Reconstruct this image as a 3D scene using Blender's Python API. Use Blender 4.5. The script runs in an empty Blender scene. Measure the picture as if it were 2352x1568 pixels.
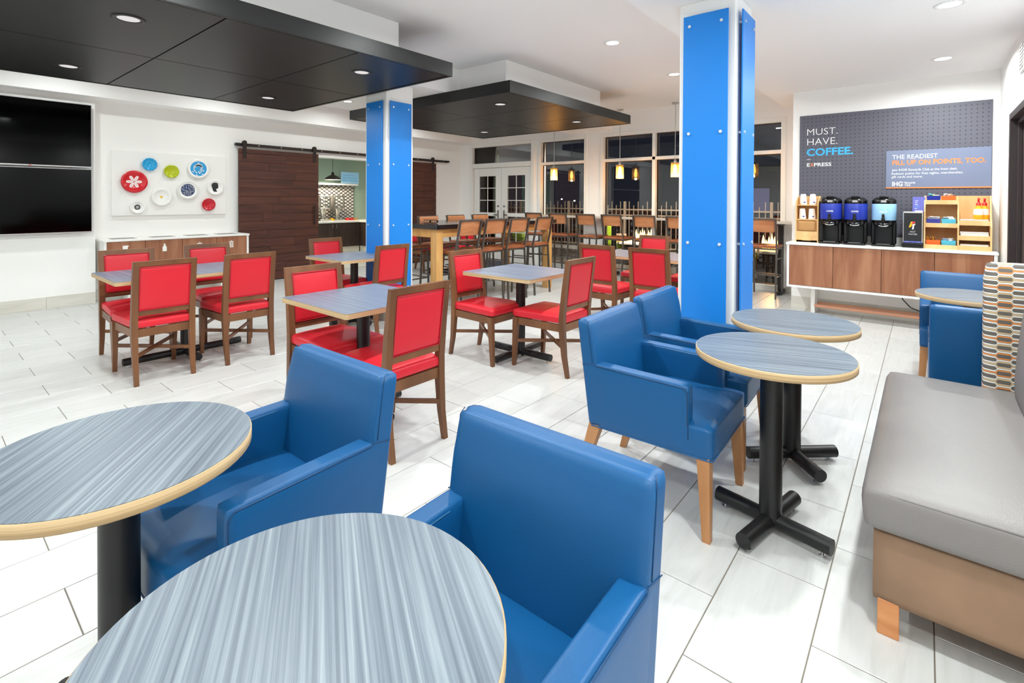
import bpy, math, random
from mathutils import Vector, Matrix
from math import sin, cos, pi, radians

rnd = random.Random(11)
S = bpy.context.scene
COL = S.collection

# ------------------------------------------------------------------ camera, world, exposure
CAM_H = 1.396
F_PX, YAW, PITCH, ROLL, CY = 1150.1742, 0.6886, 0.0114, 0.0048, 471.92
cd = bpy.data.cameras.new('camera')
cam = bpy.data.objects.new('camera', cd)
COL.objects.link(cam)
cd.sensor_fit = 'HORIZONTAL'
cd.sensor_width = 36.0
cd.lens = 36.0 * F_PX / 2352.0
cd.shift_y = -(784.0 - CY) / 2352.0
cd.clip_start = 0.02
cd.clip_end = 300
_fw = Vector((-sin(YAW), cos(YAW), 0)); _rt = Vector((cos(YAW), sin(YAW), 0)); _up = Vector((0, 0, 1))
_f2 = _fw * cos(PITCH) - _up * sin(PITCH); _u2 = _up * cos(PITCH) + _fw * sin(PITCH)
_r3 = _rt * cos(ROLL) + _u2 * sin(ROLL); _u3 = _u2 * cos(ROLL) - _rt * sin(ROLL)
CM = Matrix((( _r3.x, _u3.x, -_f2.x, 0), (_r3.y, _u3.y, -_f2.y, 0), (_r3.z, _u3.z, -_f2.z, CAM_H), (0, 0, 0, 1)))
cam.matrix_world = CM
S.camera = cam

w = bpy.data.worlds.new('night_sky')
S.world = w
w.use_nodes = True
w.node_tree.nodes['Background'].inputs[0].default_value = (0.012, 0.013, 0.02, 1)
w.node_tree.nodes['Background'].inputs[1].default_value = 1.0

S.view_settings.view_transform = 'Standard'
S.view_settings.look = 'None'
S.view_settings.gamma = 1.0
S.view_settings.use_curve_mapping = False
S.view_settings.exposure = 0.07
DOWN_W = 30.0          # watts of one ceiling downlight
DOWN_COL = (0.935, 1.0, 0.985)
S.cycles.diffuse_bounces = 9
S.cycles.max_bounces = 12
S.cycles.sample_clamp_indirect = 6.0
S.cycles.caustics_reflective = False
S.cycles.caustics_refractive = False

# ------------------------------------------------------------------ helpers
def hexc(s):
    s = s.lstrip('#')
    out = []
    for i in (0, 2, 4):
        c = int(s[i:i+2], 16) / 255.0
        out.append(c / 12.92 if c <= 0.04045 else ((c + 0.055) / 1.055) ** 2.4)
    return (out[0], out[1], out[2], 1.0)

class MB:
    """collects shapes into one mesh"""
    def __init__(s):
        s.v = []; s.f = []; s.sm = []
    def add(s, vs, fs, smooth=False, M=None):
        o = len(s.v)
        for p in vs:
            p = Vector(p)
            s.v.append(tuple(M @ p) if M is not None else tuple(p))
        for f in fs:
            s.f.append([i + o for i in f]); s.sm.append(smooth)
        return s
    def box(s, c, d, M=None, b=0.0):
        x, y, z = d[0]/2, d[1]/2, d[2]/2
        c = Vector(c)
        if b <= 0:
            vs = [c + Vector((i*x, j*y, k*z)) for i in (-1, 1) for j in (-1, 1) for k in (-1, 1)]
            fs = [(0,1,3,2), (4,6,7,5), (0,4,5,1), (2,3,7,6), (0,2,6,4), (1,5,7,3)]
            return s.add(vs, fs, False, M)
        b = min(b, x*.95, y*.95, z*.95)
        vs = []; idx = {}
        for i in (-1, 1):
            for j in (-1, 1):
                for k in (-1, 1):
                    for a in range(3):
                        p = [i*(x-b), j*(y-b), k*(z-b)]
                        p[a] = (i*x, j*y, k*z)[a]
                        idx[(i, j, k, a)] = len(vs); vs.append(c + Vector(p))
        fs = []
        for sg in (-1, 1):
            q = [(sg,-1,-1,0), (sg,1,-1,0), (sg,1,1,0), (sg,-1,1,0)]
            fs.append([idx[t] for t in (q if sg > 0 else q[::-1])])
            q = [(-1,sg,-1,1), (-1,sg,1,1), (1,sg,1,1), (1,sg,-1,1)]
            fs.append([idx[t] for t in (q if sg > 0 else q[::-1])])
            q = [(-1,-1,sg,2), (1,-1,sg,2), (1,1,sg,2), (-1,1,sg,2)]
            fs.append([idx[t] for t in (q if sg > 0 else q[::-1])])
        for i in (-1, 1):
            for j in (-1, 1):
                q = [(i,j,-1,0), (i,j,-1,1), (i,j,1,1), (i,j,1,0)]
                fs.append([idx[t] for t in (q if i*j > 0 else q[::-1])])
                q = [(i,-1,j,2), (i,-1,j,0), (i,1,j,0), (i,1,j,2)]
                fs.append([idx[t] for t in (q if i*j > 0 else q[::-1])])
                q = [(-1,i,j,1), (-1,i,j,2), (1,i,j,2), (1,i,j,1)]
                fs.append([idx[t] for t in (q if i*j > 0 else q[::-1])])
                for k in (-1, 1):
                    q = [(i,j,k,0), (i,j,k,1), (i,j,k,2)]
                    fs.append([idx[t] for t in (q if i*j*k > 0 else q[::-1])])
        return s.add(vs, fs, False, M)
    def bb(s, lo, hi, b=0.0, M=None):
        return s.box([(lo[i]+hi[i])/2 for i in range(3)], [abs(hi[i]-lo[i]) for i in range(3)], M, b)
    def hexa(s, bot, top, M=None):
        """box from 4 bottom points and 4 top points (both counter-clockwise from above)"""
        return s.add(list(bot)+list(top), [(3,2,1,0), (4,5,6,7), (0,1,5,4), (1,2,6,5), (2,3,7,6), (3,0,4,7)], False, M)
    def taper(s, p0, d0, p1, d1, M=None):
        def q(p, d):
            return [(p[0]-d[0]/2, p[1]-d[1]/2, p[2]), (p[0]+d[0]/2, p[1]-d[1]/2, p[2]), (p[0]+d[0]/2, p[1]+d[1]/2, p[2]), (p[0]-d[0]/2, p[1]+d[1]/2, p[2])]
        return s.hexa(q(p0, d0), q(p1, d1), M)
    def loft(s, stations, M=None):
        """stations of 4 points, joined; closed at both ends"""
        vs = [p for st in stations for p in st]
        fs = [(3,2,1,0)]
        n = len(stations)
        for i in range(n-1):
            for j in range(4):
                a = i*4+j; b = i*4+(j+1) % 4
                fs.append((a, b, b+4, a+4))
        e = (n-1)*4
        fs.append((e, e+1, e+2, e+3))
        return s.add(vs, fs, False, M)
    def beam(s, p0, p1, wd, ht, M=None, b=0.0, up=(0, 0, 1)):
        p0 = Vector(p0); p1 = Vector(p1); d = p1-p0; L = d.length; d.normalize()
        u = Vector(up)
        if abs(d.dot(u)) > .98: u = Vector((1, 0, 0))
        side = u.cross(d).normalized(); u = d.cross(side).normalized()
        R = Matrix(((d.x, side.x, u.x, (p0.x+p1.x)/2), (d.y, side.y, u.y, (p0.y+p1.y)/2), (d.z, side.z, u.z, (p0.z+p1.z)/2), (0, 0, 0, 1)))
        if M is not None: R = M @ R
        return s.box((0, 0, 0), (L, wd, ht), R, b)
    def cyl(s, p0, p1, r0, r1=None, n=16, M=None, caps=True, smooth=True):
        r1 = r0 if r1 is None else r1
        p0 = Vector(p0); p1 = Vector(p1); d = (p1-p0).normalized()
        u = Vector((0, 0, 1)) if abs(d.z) < .9 else Vector((1, 0, 0))
        a = d.cross(u).normalized(); b = d.cross(a).normalized()
        vs = []
        for p, r in ((p0, r0), (p1, r1)):
            for i in range(n):
                t = 2*pi*i/n
                vs.append(p + a*(r*cos(t)) + b*(r*sin(t)))
        fs = [(i, (i+1) % n, n+(i+1) % n, n+i) for i in range(n)]
        s.add(vs, fs, smooth, M)
        if caps:
            s.add(vs[:n], [tuple(range(n))[::-1]], False, M)
            s.add(vs[n:], [tuple(range(n))], False, M)
        return s
    def tube(s, pts, r, n=8, M=None, closed=False):
        pts = [Vector(p) for p in pts]; m = len(pts); vs = []
        prev = None
        for i, p in enumerate(pts):
            if closed: d = (pts[(i+1) % m]-pts[i-1])
            else: d = pts[min(i+1, m-1)]-pts[max(i-1, 0)]
            d.normalize()
            if prev is None:
                u = Vector((0, 0, 1)) if abs(d.z) < .9 else Vector((1, 0, 0))
                a = d.cross(u).normalized()
            else:
                a = (prev - d*prev.dot(d)).normalized()
            prev = a
            b = d.cross(a)
            for k in range(n):
                t = 2*pi*k/n
                vs.append(p + a*(r*cos(t)) + b*(r*sin(t)))
        fs = []
        for i in range(m if closed else m-1):
            for k in range(n):
                j = (i+1) % m
                fs.append((i*n+k, i*n+(k+1) % n, j*n+(k+1) % n, j*n+k))
        if not closed:
            fs.append(tuple(range(n))[::-1]); fs.append(tuple((m-1)*n+k for k in range(n)))
        return s.add(vs, fs, True, M)
    def lathe(s, prof, n=24, c=(0, 0, 0), M=None, smooth=True):
        c = Vector(c); vs = []; m = len(prof)
        for r, z in prof:
            for i in range(n):
                t = 2*pi*i/n
                vs.append(c + Vector((max(r, 1e-5)*cos(t), max(r, 1e-5)*sin(t), z)))
        fs = []
        for k in range(m-1):
            for i in range(n):
                fs.append((k*n+i, k*n+(i+1) % n, (k+1)*n+(i+1) % n, (k+1)*n+i))
        s.add(vs, fs, smooth, M)
        return s
    def prism(s, poly, z0, z1, M=None, smooth=False):
        n = len(poly)
        vs = [(p[0], p[1], z0) for p in poly] + [(p[0], p[1], z1) for p in poly]
        s.add(vs, [(i, (i+1) % n, n+(i+1) % n, n+i) for i in range(n)], smooth, M)
        s.add(vs, [tuple(range(n))[::-1], tuple(range(n, 2*n))], False, M)
        return s
    def soft(s, c, d, r, n=7, fn=None, M=None):
        """rounded box with a smooth shell; fn moves points given unit coords (-1..1)"""
        c = Vector(c); h = Vector(d)/2
        r = min(r, h.x, h.y, h.z)
        vs = []; vmap = {}; fs = []
        def bend(t):           # crowd the points to the edges
            return math.copysign(abs(t)**0.6, t)
        def vert(p):
            key = tuple(round(q, 5) for q in p)
            if key in vmap: return vmap[key]
            q = Vector((bend(p[0])*h.x, bend(p[1])*h.y, bend(p[2])*h.z))
            core = Vector([max(-(h[i]-r), min(h[i]-r, q[i])) for i in range(3)])
            off = q-core
            if off.length > 1e-9: q = core + off.normalized()*r
            if fn: q = q + Vector(fn(q.x/h.x, q.y/h.y, q.z/h.z))
            vmap[key] = len(vs); vs.append(c+q)
            return vmap[key]
        for ax in range(3):
            for sg in (-1, 1):
                for i in range(n):
                    for j in range(n):
                        q = []
                        for (a, b) in ((i, j), (i+1, j), (i+1, j+1), (i, j+1)):
                            p = [0, 0, 0]; p[ax] = sg
                            p[(ax+1) % 3] = -1+2*a/n; p[(ax+2) % 3] = -1+2*b/n
                            q.append(vert(p))
                        fs.append(q if sg > 0 else q[::-1])
        return s.add(vs, fs, True, M)
    def mesh(s, name, mats):
        me = bpy.data.meshes.new(name)
        me.from_pydata(s.v, [], s.f)
        me.polygons.foreach_set('use_smooth', s.sm)
        for m in (mats if isinstance(mats, (list, tuple)) else [mats]): me.materials.append(m)
        me.update()
        return me
    def build(s, name, mat, parent=None, **kw):
        o = bpy.data.objects.new(name, s.mesh(name, mat))
        COL.objects.link(o)
        if parent is not None: o.parent = parent
        return tag(o, **kw)

def tag(o, label=None, cat=None, group=None, kind=None):
    if label: o['label'] = label
    if cat: o['category'] = cat
    if group: o['group'] = group
    if kind: o['kind'] = kind
    return o

def thing(name, label, cat, loc=(0, 0, 0), rz=0.0, group=None, kind=None):
    o = bpy.data.objects.new(name, None)
    COL.objects.link(o)
    o.empty_display_size = .1
    o.location = loc; o.rotation_euler = (0, 0, rz)
    return tag(o, label, cat, group, kind)

def inst(name, me, parent=None, loc=(0, 0, 0), rot=(0, 0, 0), **kw):
    o = bpy.data.objects.new(name, me)
    COL.objects.link(o)
    if parent is not None: o.parent = parent
    o.location = loc; o.rotation_euler = rot
    return tag(o, **kw)

def dup(root, loc, rz, label, group=None):
    r = root.copy(); COL.objects.link(r)
    r.location = loc; r.rotation_euler = (0, 0, rz); r['label'] = label
    if group: r['group'] = group
    def sub(src, dst):
        for ch in list(src.children):
            c = ch.copy(); COL.objects.link(c); c.parent = dst
            sub(ch, c)
    sub(root, r)
    return r

# ------------------------------------------------------------------ materials
def pmat(name, col, rough=.5, metal=0.0, spec=.5, coat=0.0):
    m = bpy.data.materials.new(name); m.use_nodes = True
    b = m.node_tree.nodes['Principled BSDF']
    b.inputs['Base Color'].default_value = hexc(col) if isinstance(col, str) else col
    b.inputs['Roughness'].default_value = rough
    b.inputs['Metallic'].default_value = metal
    b.inputs['Specular IOR Level'].default_value = spec
    if coat: b.inputs['Coat Weight'].default_value = coat; b.inputs['Coat Roughness'].default_value = .08
    return m

def nodes(m): return m.node_tree.nodes, m.node_tree.links, m.node_tree.nodes['Principled BSDF']

def coords(m, scale, kind='Object', rnd_off=False, rotz=0.0):
    n, l, b = nodes(m)
    tc = n.new('ShaderNodeTexCoord'); mp = n.new('ShaderNodeMapping')
    mp.inputs['Scale'].default_value = scale
    mp.inputs['Rotation'].default_value = (0, 0, rotz)
    l.new(tc.outputs[kind], mp.inputs['Vector'])
    if rnd_off:
        oi = n.new('ShaderNodeObjectInfo'); mul = n.new('ShaderNodeVectorMath'); mul.operation = 'SCALE'
        cb = n.new('ShaderNodeCombineXYZ')
        for k in range(3): l.new(oi.outputs['Random'], cb.inputs[k])
        l.new(cb.outputs[0], mul.inputs[0]); mul.inputs['Scale'].default_value = 37.0
        l.new(mul.outputs[0], mp.inputs['Location'])
    return mp.outputs['Vector']

def ramp(m, fac, stops):
    n, l, b = nodes(m)
    r = n.new('ShaderNodeValToRGB')
    e = r.color_ramp.elements
    while len(e) < len(stops): e.new(.5)
    for el, (p, c) in zip(e, stops):
        el.position = p; el.color = hexc(c) if isinstance(c, str) else c
    l.new(fac, r.inputs['Fac'])
    return r.outputs['Color']

def noise(m, vec, scale=1.0, detail=4.0, rough=.55, dist=0.0):
    n, l, b = nodes(m)
    t = n.new('ShaderNodeTexNoise')
    t.inputs['Scale'].default_value = scale; t.inputs['Detail'].default_value = detail
    t.inputs['Roughness'].default_value = rough; t.inputs['Distortion'].default_value = dist
    l.new(vec, t.inputs['Vector'])
    return t.outputs['Fac']

def bump(m, fac, strength=.1, dist=.002):
    n, l, b = nodes(m)
    bp = n.new('ShaderNodeBump'); bp.inputs['Strength'].default_value = strength; bp.inputs['Distance'].default_value = dist
    l.new(fac, bp.inputs['Height']); l.new(bp.outputs['Normal'], b.inputs['Normal'])

def wood(name, cols, scale, rough=.4, spec=.4, rnd_off=True, kind='Object', rotz=0.0, bmp=.05):
    m = pmat(name, cols[1], rough, 0, spec)
    n, l, b = nodes(m)
    v = coords(m, scale, kind, rnd_off, rotz)
    f = noise(m, v, 1.0, 6, .6, .6)
    l.new(ramp(m, f, [(.28, cols[0]), (.5, cols[1]), (.72, cols[2])]), b.inputs['Base Color'])
    if bmp: bump(m, f, bmp, .001)
    return m

def leather(name, col, rough=.42, gscale=420.0, bstr=.25, spec=.4, var=None):
    m = pmat(name, col, rough, 0, spec)
    n, l, b = nodes(m)
    v = coords(m, (1, 1, 1))
    vo = n.new('ShaderNodeTexVoronoi'); vo.inputs['Scale'].default_value = gscale
    l.new(v, vo.inputs['Vector'])
    bump(m, vo.outputs['Distance'], bstr, .0006)
    if var:
        f = noise(m, v, 5.0, 3)
        l.new(ramp(m, f, [(.3, var), (.7, col)]), b.inputs['Base Color'])
    return m

def emis(name, col, strength):
    m = bpy.data.materials.new(name); m.use_nodes = True
    n = m.node_tree.nodes; l = m.node_tree.links
    for x in list(n): n.remove(x)
    e = n.new('ShaderNodeEmission'); o = n.new('ShaderNodeOutputMaterial')
    e.inputs['Color'].default_value = hexc(col) if isinstance(col, str) else col
    e.inputs['Strength'].default_value = strength
    l.new(e.outputs[0], o.inputs[0])
    return m

def glassy(name, tint=(1, 1, 1, 1), rough=0.0, ior=1.5, boost=1.0):
    m = bpy.data.materials.new(name); m.use_nodes = True
    n = m.node_tree.nodes; l = m.node_tree.links
    for x in list(n): n.remove(x)
    t = n.new('ShaderNodeBsdfTransparent'); g = n.new('ShaderNodeBsdfGlossy'); mx = n.new('ShaderNodeMixShader')
    fr = n.new('ShaderNodeFresnel'); o = n.new('ShaderNodeOutputMaterial')
    fr.inputs['IOR'].default_value = ior
    t.inputs['Color'].default_value = tint; g.inputs['Roughness'].default_value = rough
    mul = n.new('ShaderNodeMath'); mul.operation = 'MULTIPLY'; mul.inputs[1].default_value = boost; mul.use_clamp = True
    l.new(fr.outputs[0], mul.inputs[0]); l.new(mul.outputs[0], mx.inputs[0])
    l.new(t.outputs[0], mx.inputs[1]); l.new(g.outputs[0], mx.inputs[2]); l.new(mx.outputs[0], o.inputs[0])
    return m

M = {}
M['wall'] = pmat('wall_paint', '#f6f5f3', .75)
_v = coords(M['wall'], (6, 6, 6)); bump(M['wall'], noise(M['wall'], _v, 30, 4), .04, .002)
M['beige_wall'] = pmat('beige_wall_paint', '#e6dfd3', .75)
M['ceiling'] = pmat('ceiling_paint', '#f6f5f4', .85)
M['white'] = pmat('white_paint', '#eeeeec', .45)
M['trim'] = pmat('white_trim_paint', '#eeeeea', .4)
M['grout'] = pmat('grout', '#736a5f', .9)

def tile_mat():
    m = pmat('floor_tile', '#e6e6e2', .3, 0, .45)
    n, l, b = nodes(m)
    v = coords(m, (14, 1.6, 1), 'Object', True)
    f = noise(m, v, 1.4, 6, .62, 1.2)
    base = ramp(m, f, [(.25, '#bebeba'), (.45, '#cacac8'), (.75, '#d2d2d1')])
    oi = n.new('ShaderNodeObjectInfo')
    hs = n.new('ShaderNodeHueSaturation')
    mr = n.new('ShaderNodeMapRange'); mr.inputs['To Min'].default_value = .955; mr.inputs['To Max'].default_value = 1.02
    l.new(oi.outputs['Random'], mr.inputs['Value']); l.new(mr.outputs[0], hs.inputs['Value'])
    l.new(base, hs.inputs['Color']); l.new(hs.outputs[0], b.inputs['Base Color'])
    return m
M['tile'] = tile_mat()
M['base_tile'] = wood('base_tile', ('#c9c5bb', '#d8d5cc', '#e0ddd6'), (1.5, 1.5, 12), .35, .4, True)

M['canopy'] = wood('black_stained_panel', ('#0e0e0e', '#121212', '#171717'), (1.2, 7, 1), .42, .38, True, bmp=.02)
M['fascia'] = wood('black_fascia', ('#101111', '#161717', '#1d1e1e'), (3, 3, 22), .4, .4, True, bmp=.02)
M['black_gap'] = pmat('dark_gap', '#0b0b0b', .9)
M['barn'] = wood('dark_walnut_planks', ('#3d221b', '#4e2d24', '#62392c'), (9, 1.1, 16), .42, .4, True)
M['dark_metal'] = pmat('dark_bronze_metal', '#3a3230', .45, .6)
M['black_metal'] = pmat('black_powder_coat', '#131314', .42, 0, .5)
M['steel_dark'] = pmat('gunmetal', '#67625e', .38, .75)
M['chrome'] = pmat('chrome', '#d7d7d7', .15, 1.0)
M['standoff'] = pmat('satin_standoff', '#d9dde2', .35, .4)
M['steel'] = pmat('brushed_steel', '#c4c2bf', .28, 1.0)
M['chair_wood'] = wood('chair_walnut_frame', ('#5c3a24', '#71492d', '#845837'), (4, 4, 1.0), .38, .45, True)
M['leg_wood'] = wood('armchair_maple_leg', ('#9d6a40', '#b07c50', '#bf8c5e'), (6, 6, .8), .4, .4, True)
M['red'] = leather('red_vinyl', '#cf2231', .4, 500, .12, .4)
M['red_pipe'] = pmat('red_piping', '#a9101f', .45)
M['blue'] = leather('blue_leather', '#0a5084', .42, 330, .22, .4)
M['blue_seam'] = pmat('blue_seam', '#10406c', .5)
M['blue_stitch'] = pmat('blue_stitch', '#4d87b5', .5)
M['grey_vinyl'] = leather('grey_pebbled_vinyl', '#7d7876', .42, 210, .6, .45)
M['tan_vinyl'] = leather('tan_suede_vinyl', '#866a54', .55, 600, .1, .3, '#94765e')
M['bleg'] = wood('banquette_leg_wood', ('#b06f40', '#c28050', '#d09262'), (3, 14, 14), .45, .35, True)
M['ply'] = wood('plywood_edge', ('#a1855f', '#c2a47b', '#d8c09c'), (1.2, 1.2, 170), .5, .35, True)
def laminate(name, cols, rotz, sc=(1.1, 95, 1)):
    m = pmat(name, cols[1], .38, 0, .45)
    n, l, b = nodes(m)
    v = coords(m, sc, 'Object', True, rotz)
    f = noise(m, v, 1.0, 7, .62, .5)
    l.new(ramp(m, f, [(.30, cols[0]), (.44, cols[1]), (.56, cols[2]), (.72, cols[3])]), b.inputs['Base Color'])
    bump(m, f, .06, .0008)
    return m
M['lam'] = laminate('grey_linear_laminate', ('#49525e', '#5d6773', '#717b85', '#8e979e'), 0)
M['lam2'] = laminate('grey_linear_laminate_cafe', ('#495265', '#5c6578', '#6f778a', '#89909b'), 0)
M['stool_wood'] = wood('stool_seat_wood', ('#7c4226', '#985634', '#ad6a43'), (2, 9, 9), .35, .45, True)
M['stool_back'] = wood('stool_back_wood', ('#a5663f', '#ba7a50', '#ca8d62'), (9, 2, 12), .4, .4, True)
M['pub_top'] = pmat('black_polished_top', '#17161a', .12, 0, .6)
M['oak'] = wood('honey_oak', ('#b98448', '#cf9c5c', '#ddb074'), (8, 8, 1.1), .42, .4, True)
M['bar_top'] = wood('grey_wood_counter', ('#b3aca2', '#c6c0b6', '#d6d0c6'), (1.5, 14, 14), .4, .4, True)
def acrylic():
    m = pmat('blue_acrylic', '#177ed6', .42, 0, .35)
    return m
M['acrylic'] = acrylic()
M['acrylic_edge'] = pmat('pale_acrylic_edge', '#bcd8f2', .3)
M['tv'] = pmat('tv_screen', '#010101', .08, 0, .12)
M['silver'] = pmat('silver_bezel', '#c9c6c6', .3, .8)
M['laminate_white'] = pmat('white_laminate', '#f1f0ed', .35)
M['walnut'] = wood('walnut_laminate', ('#7f4e36', '#9a664a', '#b07f60'), (9, 9, .9), .4, .4, True)
M['copper'] = pmat('copper_rail', '#c98f72', .45, .2)
M['brown_door'] = pmat('dark_brown_door', '#3d3231', .45)
M['oak_light'] = wood('birch_ply', ('#d7a96e', '#e2b981', '#ebc995'), (5, 5, 1.2), .5, .35, True)
def peg():
    m = pmat('grey_pegboard', '#595864', .5)
    n, l, b = nodes(m)
    tc = n.new('ShaderNodeTexCoord'); mp = n.new('ShaderNodeMapping')
    l.new(tc.outputs['Object'], mp.inputs[0]); mp.inputs['Scale'].default_value = (1/.046, 1, 1/.046)
    fr = n.new('ShaderNodeVectorMath'); fr.operation = 'FRACTION'; l.new(mp.outputs[0], fr.inputs[0])
    sb = n.new('ShaderNodeVectorMath'); sb.operation = 'SUBTRACT'; l.new(fr.outputs[0], sb.inputs[0]); sb.inputs[1].default_value = (.5, 0, .5)
    ml = n.new('ShaderNodeVectorMath'); ml.operation = 'MULTIPLY'; l.new(sb.outputs[0], ml.inputs[0]); ml.inputs[1].default_value = (1, 0, 1)
    ln = n.new('ShaderNodeVectorMath'); ln.operation = 'LENGTH'; l.new(ml.outputs[0], ln.inputs[0])
    r = n.new('ShaderNodeValToRGB'); e = r.color_ramp.elements
    e[0].position = .13; e[0].color = hexc('#34343c'); e[1].position = .17; e[1].color = hexc('#5b5a66')
    l.new(ln.outputs['Value'], r.inputs[0]); l.new(r.outputs[0], b.inputs['Base Color'])
    return m
M['peg'] = peg()
M['sign_panel'] = pmat('slate_blue_panel', '#77809a', .45)
M['txt_white'] = pmat('white_lettering', '#f4f4f4', .5)
M['txt_blue'] = pmat('sky_blue_lettering', '#3db1e8', .5)
M['txt_orange'] = pmat('orange_lettering', '#f08a4b', .5)
M['black_plastic'] = pmat('black_gloss_plastic', '#0d0d0f', .2, 0, .5)
M['royal'] = pmat('royal_blue_wrap', '#2438a4', .4)
M['sky'] = pmat('pale_blue_wrap', '#9ccbee', .4)
M['purple'] = pmat('violet_card', '#5253a6', .5)
M['orange'] = pmat('orange_plastic', '#f0702e', .4)
M['navy_bin'] = pmat('navy_plastic', '#1b2b97', .4)
M['purple_bin'] = pmat('indigo_plastic', '#4247a0', .4)
M['aqua_bin'] = pmat('aqua_plastic', '#5cc3e2', .4)
M['kraft'] = pmat('kraft_card', '#b98a55', .7)
M['paper'] = pmat('white_paper', '#f3f1ee', .7)
M['soap'] = pmat('yellow_soap', '#f3b41f', .25)
M['soap_red'] = pmat('red_pump', '#e0352f', .35)
M['sugar'] = pmat('sachet_paper', '#efe8e0', .7)
M['stir'] = pmat('brown_stirrers', '#8d5a35', .6)
M['glass'] = glassy('window_glass', (.93, .95, .95, 1), 0.0, 1.5, 1.5)
def amber():
    m = glassy('amber_shade_glass', (1.0, .84, .58, 1), 0.05, 1.45)
    n = m.node_tree.nodes; l = m.node_tree.links
    out = [x for x in n if x.type == 'OUTPUT_MATERIAL'][0]; src = out.inputs[0].links[0].from_socket
    tr = n.new('ShaderNodeBsdfTranslucent'); tr.inputs['Color'].default_value = (1, .72, .38, 1)
    mx = n.new('ShaderNodeMixShader'); mx.inputs[0].default_value = .22
    l.new(src, mx.inputs[1]); l.new(tr.outputs[0], mx.inputs[2]); l.new(mx.outputs[0], out.inputs[0])
    return m
M['amber_glass'] = amber()
M['bulb'] = emis('warm_filament', (1.0, .66, .28, 1), 30)
M['lens'] = emis('downlight_lens', (1.0, .96, .92, 1), 9.0)
M['lens_dim'] = emis('shaded_downlight_lens', (1.0, .97, .94, 1), .75)
M['night'] = pmat('night_paving', '#5a534b', .8)
M['fence'] = pmat('taupe_fence_paint', '#b7a797', .5)
M['lime'] = pmat('lime_fabric', '#9bb51c', .7)
M['yellow'] = pmat('mustard_fabric', '#c49a17', .7)
M['fire'] = emis('flame', (1.0, .55, .14, 1), 9)
M['stone'] = pmat('patio_curb', '#c9c6c2', .7)
M['sage'] = pmat('sage_wall', '#9fb5a6', .7)
M['espresso'] = wood('espresso_cabinet', ('#332823', '#403330', '#4b3c37'), (6, 6, 1), .42, .4, True)
M['rug'] = pmat('navy_mat', '#3b4257', .9)
M['blk_stain'] = pmat('black_print', '#16161a', .5)

# ------------------------------------------------------------------ key levels and planes
H_MAIN, H_LOW = 3.06, 2.82
XA, XTV, YB, YC, XR, YN = -8.70, -8.49, 8.60, 7.46, 0.62, -3.0
X_STEP = -1.66

# ------------------------------------------------------------------ floor: slab + single tiles
TW, TL, GAP, TH = 0.30, 0.58, 0.0036, 0.008
slab = MB().bb((-9.0, YN-.1, -.12), (1.0, 9.0, -.0022)).build('floor', M['grout'], label='pale wood-look porcelain tile floor with thin grout lines', cat='floor', kind='structure')
def tile_mesh():
    m = MB(); x, y = (TW-GAP)/2, (TL-GAP)/2; b = .0015
    vs = [(-x, -y, -TH), (x, -y, -TH), (x, y, -TH), (-x, y, -TH), (-x, -y, -b), (x, -y, -b), (x, y, -b), (-x, y, -b),
          (-x+b, -y+b, 0), (x-b, -y+b, 0), (x-b, y-b, 0), (-x+b, y-b, 0)]
    fs = [(0,1,5,4), (1,2,6,5), (2,3,7,6), (3,0,4,7), (4,5,9,8), (5,6,10,9), (6,7,11,10), (7,4,8,11), (8,9,10,11)]
    m.add(vs, fs); return m
_tm = tile_mesh(); tile_me = _tm.mesh('tile', M['tile'])
CMI = CM.inverted()
def pix(p):
    q = CMI @ Vector(p)
    if q.z > -.05: return None
    return (1176 + F_PX*q.x/-q.z, CY - F_PX*q.y/-q.z, -q.z)
tiles = []
for i in range(-3, 29):
    x = -.26 - TW*(i+.5)
    off = 2.098 + (TL/2 if i % 2 else 0)
    for j in range(-9, 13):
        y = off + TL*(j+.5)
        if y < YN-.3 or y > YB+.2 or x > XR+.1: continue
        if y < 1.3 and x < XTV-.2: continue
        q = pix((x, y, 0))
        sc = -1.0
        if q and -150 < q[0] < 2500 and 300 < q[1] < 1800: sc = 1.0/q[2]
        tiles.append((sc, x, y))
tiles.sort(key=lambda t: -t[0])
for k, (sc, x, y) in enumerate(tiles[:300]):
    inst('tile', tile_me, slab, (x, y, 0), (0, 0, pi*(k % 2)))
rest = MB()
for sc, x, y in tiles[300:]:
    rest.add(_tm.v, _tm.f, False, Matrix.Translation((x, y, 0)))
rest.build('tile_field', M['tile'], slab, kind='stuff')

# ------------------------------------------------------------------ walls
OY0, OY1, OZ = 4.78, 6.52, 2.19     # pantry opening
b = MB()
b.bb((XA-.16, 1.40, -.05), (XA, OY0, H_MAIN+.1))
b.bb((XA-.16, OY1, -.05), (XA, YB+.2, H_MAIN+.1))
b.bb((XA-.16, OY0, OZ), (XA, OY1, H_MAIN+.1))
b.bb((XA-.16, YN-.2, -.05), (XTV, 1.615, H_MAIN+.1))
b.build('wall_left', M['wall'], label='long white side wall carrying the screens and the plate art', cat='wall', kind='structure')

b = MB()
DOOR = (-8.28, -6.54); W1 = (-6.28, -5.22); W3 = (-4.79, -1.71)
ZT = 2.615
for lo, hi in ((XA-.1, DOOR[0]), (DOOR[1], W1[0]), (W1[1], W3[0]), (W3[1], -1.30)):
    b.bb((lo, YB, -.05), (hi, YB+.16, ZT))
b.bb((XA-.1, YB, ZT), (-1.30, YB+.16, H_MAIN+.1))
b.bb((W1[0], YB, -.05), (W1[1], YB+.16, .08))
b.bb((W3[0], YB, -.05), (W3[1], YB+.16, .08))
b.build('wall_back', M['wall'], label='white window wall with piers between tall panes', cat='wall', kind='structure')

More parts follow.
